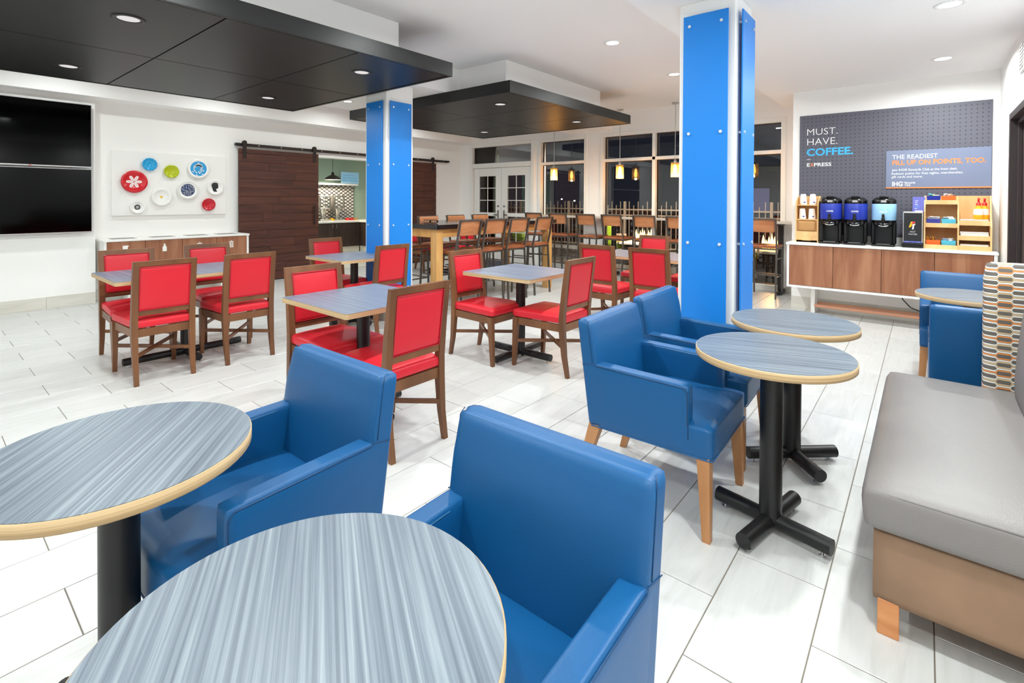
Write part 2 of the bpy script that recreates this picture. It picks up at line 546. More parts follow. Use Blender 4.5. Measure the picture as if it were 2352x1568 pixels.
b = MB().bb((-1.345, YC, -.05), (XR+.2, YB+.2, H_MAIN+.1))
b.build('wall_coffee', M['wall'], label='white projecting wall behind the coffee counter', cat='wall', kind='structure')
b = MB()
b.bb((XR, YN-.2, -.05), (XR+.15, 5.45, H_MAIN))
b.bb((XR, 6.50, -.05), (XR+.15, YC, H_MAIN))
b.bb((XR, 5.45, 2.21), (XR+.15, 6.50, H_MAIN))
b.build('wall_right', M['wall'], label='white wall behind the grey banquette with dark door', cat='wall', kind='structure')
MB().bb((XA-.3, YN-.15, -.05), (XR+.2, YN, H_MAIN+.1)).build('wall_near', M['wall'], label='plain white wall closing the room opposite the windows', cat='wall', kind='structure')

b = MB()
b.bb((XA-.3, YN-.2, H_MAIN), (X_STEP, YB+.2, H_MAIN+.15))
b.bb((X_STEP, YN-.2, H_LOW), (XR+.2, YB+.2, H_MAIN+.15))
ceil = b.build('ceiling', M['ceiling'], label='smooth white ceiling stepping down over the coffee side', cat='ceiling', kind='structure')
MB().bb((XA-.05, YN, 2.712), (-8.33, YB, H_MAIN)).build('trim_1', M['ceiling'], label='boxed soffit running along the side wall above the screens', cat='soffit', kind='structure')
MB().bb((-5.55, YN, 2.737), (-4.62, YB, H_MAIN)).build('trim_2', M['ceiling'], label='wide dropped ceiling beam over the nearer canopies', cat='beam', kind='structure')

# skirting tiles
def skirting(name, label, p0, p1, nrm, hgt=.15, step=.6):
    p0 = Vector(p0); p1 = Vector(p1); d = (p1-p0); L = d.length; d.normalize(); nv = Vector(nrm)
    root = thing(name, label, 'baseboard', kind='structure')
    a = 0; k = 0
    while a < L-.02:
        e = min(a+(step if k else step*.55), L)
        c = p0+d*((a+e)/2)+nv*.006
        sz = (abs(d.x)*(e-a-.003)+abs(nv.x)*.012, abs(d.y)*(e-a-.003)+abs(nv.y)*.012, hgt)
        MB().box((c.x, c.y, hgt/2), sz, None, .001).build('tile', M['base_tile'], root)
        a = e; k += 1
skirting('baseboard_left', 'pale tile skirting under the wall screens', (XTV, -1.0, 0), (XTV, 1.615, 0), (1, 0, 0))
skirting('baseboard_art', 'pale tile skirting under the recycling cabinet', (XA, 1.64, 0), (XA, OY0, 0), (1, 0, 0))
skirting('baseboard_far', 'pale tile skirting beyond the second sliding door', (XA, OY1, 0), (XA, YB, 0), (1, 0, 0))
skirting('baseboard_coffee', 'pale tile skirting under the coffee counter', (-1.345, YC, 0), (XR, YC, 0), (0, -1, 0))
skirting('baseboard_back', 'white skirting strip below the tall windows', (W3[0], YB, 0), (-1.345, YB, 0), (0, -1, 0), .075, 1.2)
skirting('baseboard_right', 'pale tile skirting along the wall behind the banquette', (XR, .5, 0), (XR, 5.40, 0), (-1, 0, 0))

# ------------------------------------------------------------------ windows and french door
def frame_bars(name, parent, bars, mat=None):
    for lo, hi in bars:
        MB().bb(lo, hi, .003).build(name, mat or M['trim'], parent)
def window(name, label, x0, x1, splits, zs):
    root = thing(name, label, 'window', kind='structure')
    y0, y1 = YB-.012, YB+.07
    frame_bars('casing', root, [((x0-.07, YB-.02, .0), (x0, YB+.0, ZT+.07)), ((x1, YB-.02, .0), (x1+.07, YB, ZT+.07)), ((x0, YB-.02, ZT), (x1, YB, ZT+.07))])
    xs = [x0]+[s for s in splits]+[x1]
    for s in splits: frame_bars('mullion', root, [((s-.03, y0, .08), (s+.03, y1, ZT))])
    frame_bars('transom_bar', root, [((x0, y0, 2.133), (x1, y1, 2.19))])
    frame_bars('sill', root, [((x0, YB-.005, .06), (x1, y1, .085))])
    dark = M['dark_metal']
    for a, c in zip(xs[:-1], xs[1:]):
        a2 = a+(.03 if a in splits else 0); c2 = c-(.03 if c in splits else 0)
        for z0, z1 in ((.085, 2.133), (2.19, ZT)):
            MB().bb((a2+.01, YB+.085, z0), (c2-.01, YB+.091, z1)).build('pane', M['glass'], root)
            frame_bars('glazing_bead', root, [((a2, YB+.07, z0), (a2+.012, YB+.1, z1)), ((c2-.012, YB+.07, z0), (c2, YB+.1, z1)), ((a2+.012, YB+.07, z1-.012), (c2-.012, YB+.1, z1)), ((a2+.012, YB+.07, z0), (c2-.012, YB+.1, z0+.012))], dark)
    return root
window('window_1', 'single tall window with transom beside the french door', W1[0], W1[1], [], None)
window('window_2', 'wide three-light window with transoms behind the bar stools', W3[0], W3[1], [-3.77, -2.72], None)

dr = thing('door_1', 'white double french door with six-pane glazing and transom', 'door', kind='structure')
frame_bars('casing', dr, [((DOOR[0]-.09, YB-.025, 0), (DOOR[0], YB, ZT+.08)), ((DOOR[1], YB-.025, 0), (DOOR[1]+.09, YB, ZT+.08)), ((DOOR[0], YB-.025, ZT), (DOOR[1], YB, ZT+.08)), ((DOOR[0], YB-.02, 2.13), (DOOR[1], YB+.1, 2.237))])
MB().bb((DOOR[0], YB+.06, 2.237), (DOOR[1], YB+.066, ZT)).build('pane', M['glass'], dr)
frame_bars('glazing_bead', dr, [((DOOR[0], YB+.05, 2.237), (DOOR[0]+.02, YB+.09, ZT))], M['dark_metal'])
mid = (DOOR[0]+DOOR[1])/2
for (a, c, hs) in ((DOOR[0]+.02, mid-.004, 1), (mid+.004, DOOR[1]-.02, -1)):
    leaf = thing('door_leaf', None, None); leaf.parent = dr
    y0, y1 = YB+.02, YB+.065
    gx0, gx1 = a+.17, c-.17
    frame_bars('stile', leaf, [((a, y0, .01), (gx0, y1, 2.125)), ((gx1, y0, .01), (c, y1, 2.125))])
    frame_bars('rail', leaf, [((gx0, y0, .01), (gx1, y1, .30)), ((gx0, y0, 1.94), (gx1, y1, 2.125)), ((gx0, y0, 1.02), (gx1, y1, 1.10))])
    MB().bb((gx0, y0+.02, .30), (gx1, y0+.025, 1.94)).build('pane', M['glass'], leaf)
    xm = (gx0+gx1)/2
    frame_bars('muntin', leaf, [((xm-.009, y0+.005, .30), (xm+.009, y0+.018, 1.94)), ((gx0, y0+.005, 1.655), (gx1, y0+.018, 1.673)), ((gx0, y0+.005, 1.375), (gx1, y0+.018, 1.393)), ((gx0, y0+.005, .66), (gx1, y0+.018, .678))])
    hx = c-.085 if hs > 0 else a+.085
    MB().bb((hx-.02, y0-.012, .96), (hx+.02, y0, 1.16), .003).beam((hx, y0-.03, 1.06), (hx-hs*.11, y0-.03, 1.06), .015, .02).cyl((hx, y0-.03, 1.06), (hx, y0, 1.06), .01, n=10).build('handle', M['steel'], leaf)
    MB().cyl((hx, y0-.012, 1.25), (hx, y0, 1.25), .022, n=14).build('deadbolt', M['steel'], leaf)
MB().bb((-7.9, 7.35, .001), (-6.6, 8.45, .012), .004).build('door_mat', M['rug'], label='dark blue mat on the tiles inside the french door', cat='mat')

# dark door in the right wall
dd = thing('door_2', 'dark brown door and frame in the wall past the banquette', 'door', kind='structure')
frame_bars('casing', dd, [((XR-.022, 6.44, 0), (XR+.1, 6.50, 2.21)), ((XR-.022, 5.45, 0), (XR+.1, 5.51, 2.21)), ((XR-.022, 5.51, 2.15), (XR+.1, 6.44, 2.21))], M['brown_door'])
frame_bars('stop', dd, [((XR+.03, 6.40, 0), (XR+.06, 6.44, 2.15)), ((XR+.03, 5.51, 2.11), (XR+.06, 6.40, 2.15))], M['brown_door'])
frame_bars('leaf', dd, [((XR+.06, 5.51, .01), (XR+.1, 6.44, 2.15))], M['brown_door'])
vt = thing('wall_vent', 'small white air grille high on the wall above the dark door', 'vent', (XR, 5.85, 2.60))
MB().bb((-.014, -.12, -.13), (0, .12, .13), .004).build('frame', M['white'], vt)
for k in range(7):
    MB().box((-.016, 0, -.09+.03*k), (.006, .18, .016), Matrix.Rotation(0, 4, 'Y')).build('slat', M['steel'], vt)

# ------------------------------------------------------------------ columns with blue acrylic panels
def column(x0, x1, y0, y1, ztop, label, zp_top, bolts):
    root = thing('column', label, 'column', kind='structure')
    MB().bb((x0, y0, 0), (x1, y1, ztop), .006).build('shaft', M['white'], root)
    for lo, hi in (((x0-.012, y0-.012, 0), (x1+.012, y0, .15)), ((x1, y0, 0), (x1+.012, y1+.012, .15)), ((x0-.012, y0, 0), (x0, y1, .15)), ((x0-.012, y1, 0), (x1, y1+.012, .15))):
        MB().bb(lo, hi, .001).build('tile', M['base_tile'], root)
    cx, cy = (x0+x1)/2, (y0+y1)/2
    pw = .31; zb = .17
    for ang, dist in ((-90, (y1-y0)/2), (0, (x1-x0)/2)):
        R = Matrix.Translation((cx, cy, 0)) @ Matrix.Rotation(radians(ang), 4, 'Z')
        d = dist+(.026 if ztop > 2.8 else .012)
        pn = MB().bb((d, -pw/2, zb), (d+.010, pw/2, zp_top), .0015, R).build('panel', M['acrylic'], root)
        for z in bolts:
            for sy in (-1, 1):
                MB().cyl((d-.03, sy*(pw/2-.045), z), (d+.017, sy*(pw/2-.045), z), .0105, n=14, M=R).build('standoff', M['standoff'], pn)
column(-1.395, -1.006, 3.622, 4.02, H_LOW, 'white square column with blue panels beside the blue armchairs', 2.716, (2.64, 1.875, 1.095, .33))
column(-5.163, -4.765, 3.516, 3.905, 2.74, 'white square column with blue panels behind the red cafe chairs', 2.53, (2.46, 1.80, 1.095, .36))

# ------------------------------------------------------------------ black ceiling canopies with white bulkheads
def canopy(label, y0, y1, seams, by0, by1):
    x0, x1 = -6.75, -3.585
    zb, zt = 2.60, 2.736
    root = thing('ceiling_canopy', label, 'ceiling canopy', kind='structure')
    t = .03
    for lo, hi in (((x1-t, y0, zb), (x1, y1, zt)), ((x0, y0, zb), (x0+t, y1, zt)), ((x0+t, y0, zb), (x1-t, y0+t, zt)), ((x0+t, y1-t, zb), (x1-t, y1, zt))):
        MB().bb(lo, hi, .002).build('fascia', M['fascia'], root)
    MB().bb((x0+t, y0+t, zb+.03), (x1-t, y1-t, zt-.01)).build('core', M['black_gap'], root)
    ys = [y0+t+.012]+list(seams)+[y1-t-.012]
    for a, c in zip(ys[:-1], ys[1:]):
        for p, q in ((x0+t+.012, -5.15), (-5.15, x1-t-.012)):
            MB().bb((p+.005, a+.005, zb+.004), (q-.005, c-.005, zb+.03), .001).build('panel', M['canopy'], root)
    MB().bb((-6.5, by0, zt-.01), (-3.85, by1, H_MAIN)).build('bulkhead', M['ceiling'], root)
    return root
canopy('large black ceiling canopy over the red chairs nearest the camera', -1.67, 3.43, (-.64, .37, 1.383, 2.394), -1.4, 2.98)
canopy('black ceiling canopy above the tall communal table', 4.31, 7.285, (5.305, 6.30), 4.55, 6.79)

# ------------------------------------------------------------------ recessed downlights
trim_prof = [(.092, 0), (.09, -.005), (.062, -.004), (.058, .018)]
def dl_meshes(tm, lm):
    a = MB().lathe([(.095, .0), (.095, -.004), (.088, -.007), (.066, -.005), (.062, .0)], 28).mesh('trim_ring', tm)
    c = MB().lathe([(.064, -.003), (.0, -.003)], 28).mesh('lens', lm)
    return a, c
DL_W = dl_meshes(M['white'], M['lens']); DL_B = dl_meshes(M['black_metal'], M['lens_dim'])
def downlight(x, y, z, label, kind='w', watts=None, group='recessed ceiling downlights'):
    t = thing('recessed_downlight', label, 'downlight', (x, y, z), 0, group)
    a, c = DL_W if kind == 'w' else DL_B
    inst('trim_ring', a, t); inst('lens', c, t)
    ld = bpy.data.lights.new('downlight_beam', 'AREA'); ld.shape = 'DISK'; ld.size = .12
    ld.energy = DOWN_W if watts is None else watts; ld.color = DOWN_COL; ld.spread = radians(168)
    lo = bpy.data.objects.new('downlight_beam', ld); COL.objects.link(lo); lo.parent = t; lo.location = (0, 0, -.012)
for y, l in ((-.75, 'downlight in the high ceiling over the camera end of the room'), (1.2, 'downlight in the high ceiling above the nearest round tables'), (3.0, 'downlight in the high ceiling between the two columns'), (4.77, 'downlight in the high ceiling just left of the tall blue column'), (6.46, 'downlight in the high ceiling partly behind the tall blue column')):
    downlight(-2.56, y, H_MAIN, l)
for y, l in ((-.6, 'downlight in the low ceiling behind the banquette end'), (1.2, 'downlight in the low ceiling over the near banquette end'), (3.0, 'downlight in the low ceiling over the grey banquette'), (4.80, 'downlight in the low ceiling at the top edge of the picture'), (6.57, 'downlight in the low ceiling in front of the coffee wall')):
    downlight(.13, y, H_LOW, l)
for y, l in ((-.6, 'downlight near the screen wall beyond the picture edge'), (1.2, 'downlight hidden above the canopy in front of the screens'), (3.0, 'downlight hidden above the canopy in front of the plate art'), (4.82, 'white downlight seen between the two black canopies by the soffit'), (6.6, 'downlight near the second sliding door')):
    downlight(-7.6, y, H_MAIN, l, 'w', DOWN_W*.37)
k = 0
for y, place in ((-.83, 'beyond the picture edge'), (.97, 'nearest the screens'), (2.78, 'nearest the left column')):
    for x, side in ((-4.15, 'on its room side'), (-6.08, 'on its wall side')):
        downlight(x, y, 2.604, 'black trimmed downlight in the larger canopy %s, %s' % (side, place), 'b', DOWN_W*.5, group='black trimmed canopy downlights')
for y, place in ((4.8, 'at its near end'), (6.6, 'at its window end')):
    for x, side in ((-4.15, 'room side'), (-6.08, 'wall side')):
        downlight(x, y, 2.604, 'black trimmed downlight in the smaller canopy, %s %s' % (side, place), 'b', DOWN_W*.55, group='black trimmed canopy downlights')

# ------------------------------------------------------------------ pendants over the window counter
def pendant(x, y, label):
    t = thing('pendant_lamp', label, 'pendant lamp', (x, y, 0), 0, 'amber glass pendants along the windows')
    MB().lathe([(.0, H_MAIN), (.06, H_MAIN), (.06, H_MAIN-.022), (.0, H_MAIN-.026)], 20).build('ceiling_rose', M['steel'], t)
    MB().cyl((0, 0, 2.06), (0, 0, H_MAIN-.02), .006, n=8).build('rod', M['steel'], t)
    MB().lathe([(.0, 2.10), (.022, 2.095), (.03, 2.05), (.03, 2.01), (0, 2.005)], 16).build('socket', M['steel'], t)
    MB().lathe([(.069, 1.795), (.070, 1.81), (.070, 2.045), (.0685, 2.05), (.0665, 2.045), (.0665, 1.81), (.069, 1.795)], 24).build('glass_shade', M['amber_glass'], t)
    MB().lathe([(.071, 2.043), (.071, 2.051), (.03, 2.053)], 24).build('shade_cap', M['steel'], t)
    MB().lathe([(.0, 1.835), (.016, 1.842), (.030, 1.875), (.031, 1.92), (.022, 1.975), (.014, 2.01)], 14).build('bulb', M['bulb'], t)
    ld = bpy.data.lights.new('pendant_glow', 'POINT'); ld.energy = 9; ld.color = (1.0, .60, .25); ld.shadow_soft_size = .02
    lo = bpy.data.objects.new('pendant_glow', ld); COL.objects.link(lo); lo.parent = t; lo.location = (0, 0, 1.812)
for x, l in ((-5.785, 'glowing amber pendant lamp in front of the single window'), (-4.32, 'glowing amber pendant lamp in front of the first light of the wide window'), (-3.285, 'glowing amber pendant lamp cut by the tall blue column'), (-2.20, 'glowing amber pendant lamp beyond the tall column near the coffee wall')):
    pendant(x, 8.36, l)

# ------------------------------------------------------------------ sliding barn doors
def barn(root_label, y0, y1, hang, handle_y, seed):
    rr = random.Random(seed)
    root = thing('sliding_door', root_label, 'sliding door')
    x0, x1 = XA+.045, XA+.085
    zb, zt = .015, 2.215
    MB().bb((x0-.012, y0+.01, zb), (x0, y1-.01, zt)).build('backing', M['black_gap'], root)
    z = zb; row = 0
    while z < zt-.01:
        hh = min(.142, zt-z)
        cut = y0+(y1-y0)*(.25+.5*rr.random())
        for a, c in ((y0, cut), (cut, y1)):
            MB().bb((x0, a+.0012, z+.0015), (x1-.001*rr.random()*2, c-.0012, z+hh-.0015), .0018).build('plank', M['barn'], root)
        z += hh; row += 1
    for hy in hang:
        h = MB().bb((x1-.002, hy-.03, 2.06), (x1+.008, hy+.03, 2.33), .004).cyl((x1-.03, hy, 2.315), (x1+.012, hy, 2.315), .035, n=18).build('hanger', M['dark_metal'], root)
        for bz in (2.10, 2.17, 2.24):
            MB().cyl((x1+.008, hy, bz), (x1+.014, hy, bz), .009, n=8).build('bolt', M['black_metal'], h)
    if handle_y:
        MB().bb((x1+.028, handle_y-.011, .93), (x1+.042, handle_y+.011, 1.27), .003).bb((x1, handle_y-.009, .96), (x1+.03, handle_y+.009, .975)).bb((x1, handle_y-.009, 1.225), (x1+.03, handle_y+.009, 1.24)).build('pull', M['black_metal'], root)
    return root
barn('dark walnut plank sliding door beside the plate art', 3.47, 4.86, (3.56, 4.78), 4.765, 3)
barn('dark walnut plank sliding door beyond the blue panelled column', 6.38, 7.74, (6.5, 7.64), 6.46, 5)
tr = thing('door_track', 'long dark metal rail carrying both sliding doors', 'door rail')
MB().bb((XA+.04, 3.44, 2.255), (XA+.055, 8.13, 2.305), .002).build('bar', M['dark_metal'], tr)
for yy in (3.45, 8.12):
    MB().bb((XA+.03, yy-.03, 2.262), (XA+.095, yy+.03, 2.302), .004).build('end_stop', M['black_metal'], tr)
for k in range(12):
    yy = 3.8+.38*k
    MB().cyl((XA+.0005, yy, 2.28), (XA+.062, yy, 2.28), .011, n=10).build('spacer', M['steel'], tr)
b = MB().bb((XA-.165, OY0-.0, 0), (XA+.004, OY0+.02, OZ)).bb((XA-.165, OY1-.02, 0), (XA+.004, OY1, OZ)).bb((XA-.165, OY0, OZ-.02), (XA+.004, OY1, OZ))
b.build('trim_3', M['trim'], label='white lining of the pantry opening', cat='trim', kind='structure')

# ------------------------------------------------------------------ pantry seen through the opening
PX = -11.95
MB().bb((PX-.1, 3.5, -.05), (PX, 10.2, 2.9)).build('wall_pantry_back', M['sage'], label='sage green pantry wall behind the serving counter', cat='wall', kind='structure')
MB().bb((PX, 10.1, -.05), (XA-.16, 10.2, 2.9)).build('wall_pantry_far', M['sage'], label='sage green end wall of the pantry past the return counter', cat='wall', kind='structure')
MB().bb((PX, 3.5, -.05), (XA-.16, 3.6, 2.9)).build('wall_pantry_near', M['sage'], label='sage green end wall of the pantry hidden by the first sliding door', cat='wall', kind='structure')
MB().bb((PX-.1, 3.5, 2.62), (XA-.16, 10.2, 2.75)).build('ceiling_pantry', M['ceiling'], label='pantry ceiling', cat='ceiling', kind='structure')
MB().bb((PX-.1, 3.5, -.1), (XA+.05, 10.2, -.003)).build('floor_pantry', M['base_tile'], label='pale pantry floor past the sliding doors', cat='floor', kind='structure')
def pantry_cab(x0, x1, y0, y1, nd, face):
    t = thing('base_cabinet', 'espresso base cabinet run facing the opening' if face == 'x' else 'espresso base cabinet on the short return of the pantry', 'cabinet')
    MB().bb((x0, y0, .19), (x1, y1, .80), .002).build('body', M['espresso'], t)
    MB().bb((x0, y0, .0), (x1-.01 if face == 'x' else x1, y1, .19)).build('toe_tile', M['base_tile'], t)
    for k in range(nd):
        if face == 'x':
            a = y0+(y1-y0)*k/nd; c = y0+(y1-y0)*(k+1)/nd
            d = MB().bb((x1, a+.004, .2), (x1+.02, c-.004, .785), .002).build('door', M['espresso'], t)
            hy = c-.05 if k % 2 == 0 else a+.05
            MB().bb((x1+.035, hy-.007, .66), (x1+.047, hy+.007, .77), .002).bb((x1+.02, hy-.005, .67), (x1+.04, hy+.005, .68)).bb((x1+.02, hy-.005, .75), (x1+.04, hy+.005, .76)).build('pull', M['steel'], d)
        else:
            a = x0+(x1-x0)*k/nd; c = x0+(x1-x0)*(k+1)/nd
            MB().bb((a+.004, y0-.02, .2), (c-.004, y0, .785), .002).build('door', M['espresso'], t)
pantry_cab(PX, -11.32, 4.6, 7.52, 4, 'x')
pantry_cab(-11.32, -9.6, 7.54, 8.2, 3, 'y')
MB().bb((PX, 4.58, .80), (-11.28, 8.2, .845), .003).bb((-11.28, 7.5, .80), (-9.6, 8.2, .845), .003).build('worktop', M['laminate_white'], label='white L-shaped serving worktop in the pantry', cat='worktop')
mp = thing('mesh_panel', 'expanded metal mesh panel standing on the pantry worktop', 'screen panel')
MB().bb((-11.925, 5.6, .845), (-11.92, 7.735, 1.75)).build('backer', M['paper'], mp)
m = MB()
def clip(ya, za, yb, zb, lo=5.6, hi=7.735):
    d = yb-ya
    ta, tb = (lo-ya)/d, (hi-ya)/d
    t0, t1 = max(0, min(ta, tb)), min(1, max(ta, tb))
    if t1-t0 < .02: return None
    return (ya+d*t0, za+(zb-za)*t0, ya+d*t1, za+(zb-za)*t1)
for i in range(-12, 28):
    for sg in (1, -1):
        r = clip(5.6+i*.135, .85, 5.6+i*.135+sg*1.38, 1.75)
        if r: m.beam((-11.912, r[0], r[1]), (-11.912, r[2], r[3]), .012, .011, up=(1, 0, 0))
m.build('lattice', M['steel_dark'], mp)
MB().bb((-11.94, 5.6, 1.755), (-11.70, 7.735, 1.80), .003).build('shelf', M['laminate_white'], label='white ledge above the mesh panel', cat='shelf')
sg = thing('pantry_sign', 'pale blue sign card on the ledge above the mesh panel', 'sign', (-11.68, 7.47, 1.80))
MB().bb((-.006, -.26, 0), (.0, .27, .30), .002).build('card', M['sky'], sg)
RSG = Matrix(((0, -1, 0, 0), (1, 0, 0, 0), (0, 0, 1, 0), (0, 0, 0, 1)))
SIGN_TEXT = [('WAKE UP TO A', -.20, .10, .20), ('FRESH SELECTION', -.20, .22, .13), ('OF HOT FAVORITES', -.20, .24, .06)]
def food_case(y, label):
    t = thing('food_dispenser', label, 'food dispenser', (-11.6, y, .846), 0, 'steel framed dispensers on the pantry worktop')
    MB().box((0, 0, .02), (.3, .3, .04), None, .006).build('base', M['steel'], t)
    MB().bb((-.12, -.14, .30), (.12, .14, .33), .006).bb((-.12, -.14, .60), (.12, .14, .63), .006).bb((-.12, -.145, .33), (.12, -.115, .60), .004).bb((-.12, .115, .33), (.12, .145, .60), .004).build('frame', M['steel'], t)
    MB().bb((-.11, -.114, .335), (.10, .114, .595)).build('window', M['glass'], t)
    MB().lathe([(.05, .04), (.04, .12), (.06, .2), (.09, .30)], 16).build('chute', M['steel'], t)
food_case(6.66, 'steel framed dispenser nearest the first sliding door')
food_case(7.05, 'steel framed dispenser next to the red packets')
for k, (yy, mt) in enumerate(((6.86, 'soap'), (7.30, 'soap_red'), (7.42, 'red'), (7.55, 'kraft'))):
    MB().box((-11.55, yy, .875), (.09, .09, .058), None, .004).build('condiment_box', M[mt], label=('yellow', 'orange red', 'crimson', 'brown')[k]+' condiment box on the pantry worktop', cat='box', group='condiment boxes on the pantry worktop')
pl = thing('dome_pendant', 'dark dome pendant lamp hanging over the pantry worktop', 'pendant lamp', (-11.4, 6.81, 0))
MB().lathe([(.195, 1.875), (.19, 1.90), (.14, 1.945), (.06, 1.99), (.035, 2.0), (.033, 2.06), (0, 2.065)], 28).build('shade', M['dark_metal'], pl)
MB().lathe([(.19, 1.876), (.0, 1.892)], 20).build('diffuser', emis('warm_diffuser', (1, .84, .6, 1), 6), pl)
MB().cyl((0, 0, 2.06), (0, 0, 2.62), .005, n=6).build('cord', M['black_metal'], pl)
ld = bpy.data.lights.new('pantry_glow', 'AREA'); ld.shape = 'DISK'; ld.size = .3; ld.energy = 22; ld.color = (1, .83, .6)
lo = bpy.data.objects.new('pantry_glow', ld); COL.objects.link(lo); lo.parent = pl; lo.location = (0, 0, 1.868)
for yy in (5.2, 7.4): downlight(-10.3, yy, 2.62, 'downlight in the pantry ceiling %s' % ('near the first sliding door' if yy < 6 else 'near the return counter'), 'w', 13)
pd = thing('napkin_dispenser', 'white topped yellow dispenser on the pantry return counter', 'dispenser', (-10.95, 7.72, .845))
MB().box((0, 0, .03), (.24, .3, .06), None, .01).build('base', M['oak_light'], pd)
MB().box((0, .0, .12), (.16, .2, .12), None, .02).build('cups', M['paper'], pd)
MB().box((.0, .1, .33), (.14, .12, .3), None, .01).build('body', M['soap'], pd)
MB().box((.0, .1, .52), (.16, .16, .09), None, .01).build('top', M['paper'], pd)

# ------------------------------------------------------------------ wall screens and plate art
def tv(label, z0, z1, led):
    t = thing('wall_screen', label, 'television')
    x1 = -8.40
    MB().bb((XTV, -.4, z0+.05), (x1-.035, 1.50, z1-.05), .01).build('housing', M['black_plastic'], t)
    MB().bb((x1-.035, -.50, z0), (x1-.006, 1.568, z1), .004).build('bezel', M['silver'], t)
    MB().bb((x1-.006, -.49, z0+.016), (x1-.001, 1.560, z1-.008), .001).build('screen', M['tv'], t)
    if led: MB().bb((x1-.006, .97, z0+.002), (x1+.002, .99, z0+.012)).build('standby_light', M['soap_red'], t)
tv('upper wide black wall screen', 1.785, 2.605, True)
tv('lower wide black wall screen', .945, 1.768, False)

art = thing('plate_art', 'white wall board mounted with nine coloured plates', 'wall art', (XA, 0, 0))
MB().bb((.0, 1.825, 1.148), (.04, 3.29, 2.062), .003).build('board', M['laminate_white'], art)
PLATE_ROT = Matrix.Rotation(radians(90), 4, 'Y')
def pcol(n, c, r=.2): 
    if n not in M: M[n] = pmat(n, c, r, 0, .5)
    return M[n]
def plate(y, z, r, col, label, scallop=0):
    R = Matrix.Translation((.04, y, z)) @ PLATE_ROT
    m = MB(); n = 48
    prof = [(.0, .012), (.55, .012), (.62, .016), (.8, .026), (1.0, .036), (1.0, .030), (.6, .006), (0, .002)]
    vs = []; 
    for pr, h in prof:
        for i in range(n):
            t = 2*pi*i/n
            rr = r*max(pr, 1e-4)*(1+(.035*cos(scallop*t) if scallop and pr > .75 else 0))
            vs.append((rr*cos(t), rr*sin(t), h))
    fs = []
    for k in range(len(prof)-1):
        for i in range(n):
            fs.append((k*n+i, (k+1)*n+i, (k+1)*n+(i+1) % n, k*n+(i+1) % n))
    m.add(vs, fs, True, R)
    return m.build('plate', col, art, label=label), R
def ring(R, r0, r1, h, mat, parent, name='band', n=40):
    vs = []; fs = []
    for i in range(n):
        t = 2*pi*i/n
        vs += [(r0*cos(t), r0*sin(t), h), (r1*cos(t), r1*sin(t), h+ (r1-r0)*.0)]
    for i in range(n):
        j = (i+1) % n
        fs.append((2*i, 2*i+1, 2*j+1, 2*j))
    MB().add(vs, fs, True, R).build(name, mat, parent)
def blob(R, pts, h, mat, parent, name='motif'):
    MB().prism(pts, h, h+.0015, R).build(name, mat, parent)
white_g = pcol('plate_white', '#f3f2ef'); redp = pcol('plate_red', '#cf1f2b'); bluep = pcol('plate_blue', '#199fd8'); limep = pcol('plate_lime', '#b4bf0f')
navyp = pcol('plate_navy', '#31436d'); blackp = pcol('plate_black', '#18171b')
def ell(cx, cy, a, b, rot, n=18): return [(cx+a*cos(t)*cos(rot)-b*sin(t)*sin(rot), cy+a*cos(t)*sin(rot)+b*sin(t)*cos(rot)) for t in [2*pi*i/n for i in range(n)]]
# local plate axes: x -> down (-z), y -> +y
p, R = plate(2.26, 1.882, .092, bluep, 'turquoise plate with ribbed rim', 14); ring(R, .045, .05, .0135, pcol('plate_blue2', '#57c3e8'), p); ring(R, .074, .078, .024, pcol('plate_blue2', ''), p)
p, R = plate(2.077, 1.627, .157, redp, 'red plate with a six-petal white flower')
for k in range(6):
    a = k*pi/3+pi/6
    blob(R, ell(.056*cos(a), .056*sin(a), .043, .019, a), .0125, white_g, p, 'petal')
    blob(R, ell(.056*cos(a), .056*sin(a), .036, .0022, a), .0142, redp, p, 'vein')
ring(R, .0, .013, .0145, white_g, p); ring(R, .0, .009, .0150, redp, p)
p, R = plate(2.53, 1.792, .097, limep, 'lime green plate'); ring(R, .06, .064, .017, pcol('plate_lime2', '#c8d13c'), p)
p, R = plate(2.892, 1.852, .150, white_g, 'large white plate with blue wave pattern')
bl2 = pcol('plate_wave', '#2f9bd6')
ring(R, .0, .122, .0235, bl2, p, 'disc')
for k in range(26):
    a = rnd.random()*2*pi; q = .03+.085*rnd.random()
    if k < 16 and cos(a) < -.1: continue
    blob(R, ell(q*cos(a), q*sin(a), .014, .006, a+1.4), .024, white_g, p, 'fleck')
for k in range(7):
    a = 2.2+k*.32
    blob(R, ell(.055*cos(a), .055*sin(a), .03, .010, a+1.1), .0245, white_g, p, 'curl')
p, R = plate(2.747, 1.521, .144, white_g, 'white plate with a navy speckled centre')
ring(R, .125, .129, .030, blackp, p); ring(R, .0, .094, .0185, navyp, p, 'disc')
for k in range(90):
    a = rnd.random()*2*pi; q = .088*math.sqrt(rnd.random())
    blob(R, ell(q*cos(a), q*sin(a), .0062, .0022, rnd.random()*3, 8), .019, white_g, p, 'speck')
p, R = plate(3.126, 1.570, .122, white_g, 'white plate with a dark profile silhouette')
blob(R, [(-.075, -.02), (-.082, .01), (-.07, .035), (-.045, .045), (-.03, .040), (-.015, .052), (-.008, .043), (.005, .046), (.018, .036), (.022, .015), (.05, .02), (.066, .035), (.07, -.01), (.05, -.03), (.02, -.035), (-.02, -.05), (-.055, -.045)][::-1], .0145, blackp, p, 'silhouette')
p, R = plate(2.407, 1.412, .130, white_g, 'white scalloped plate with a yellow centre', 16); ring(R, .0, .017, .0135, pcol('plate_yolk', '#f2c029'), p)
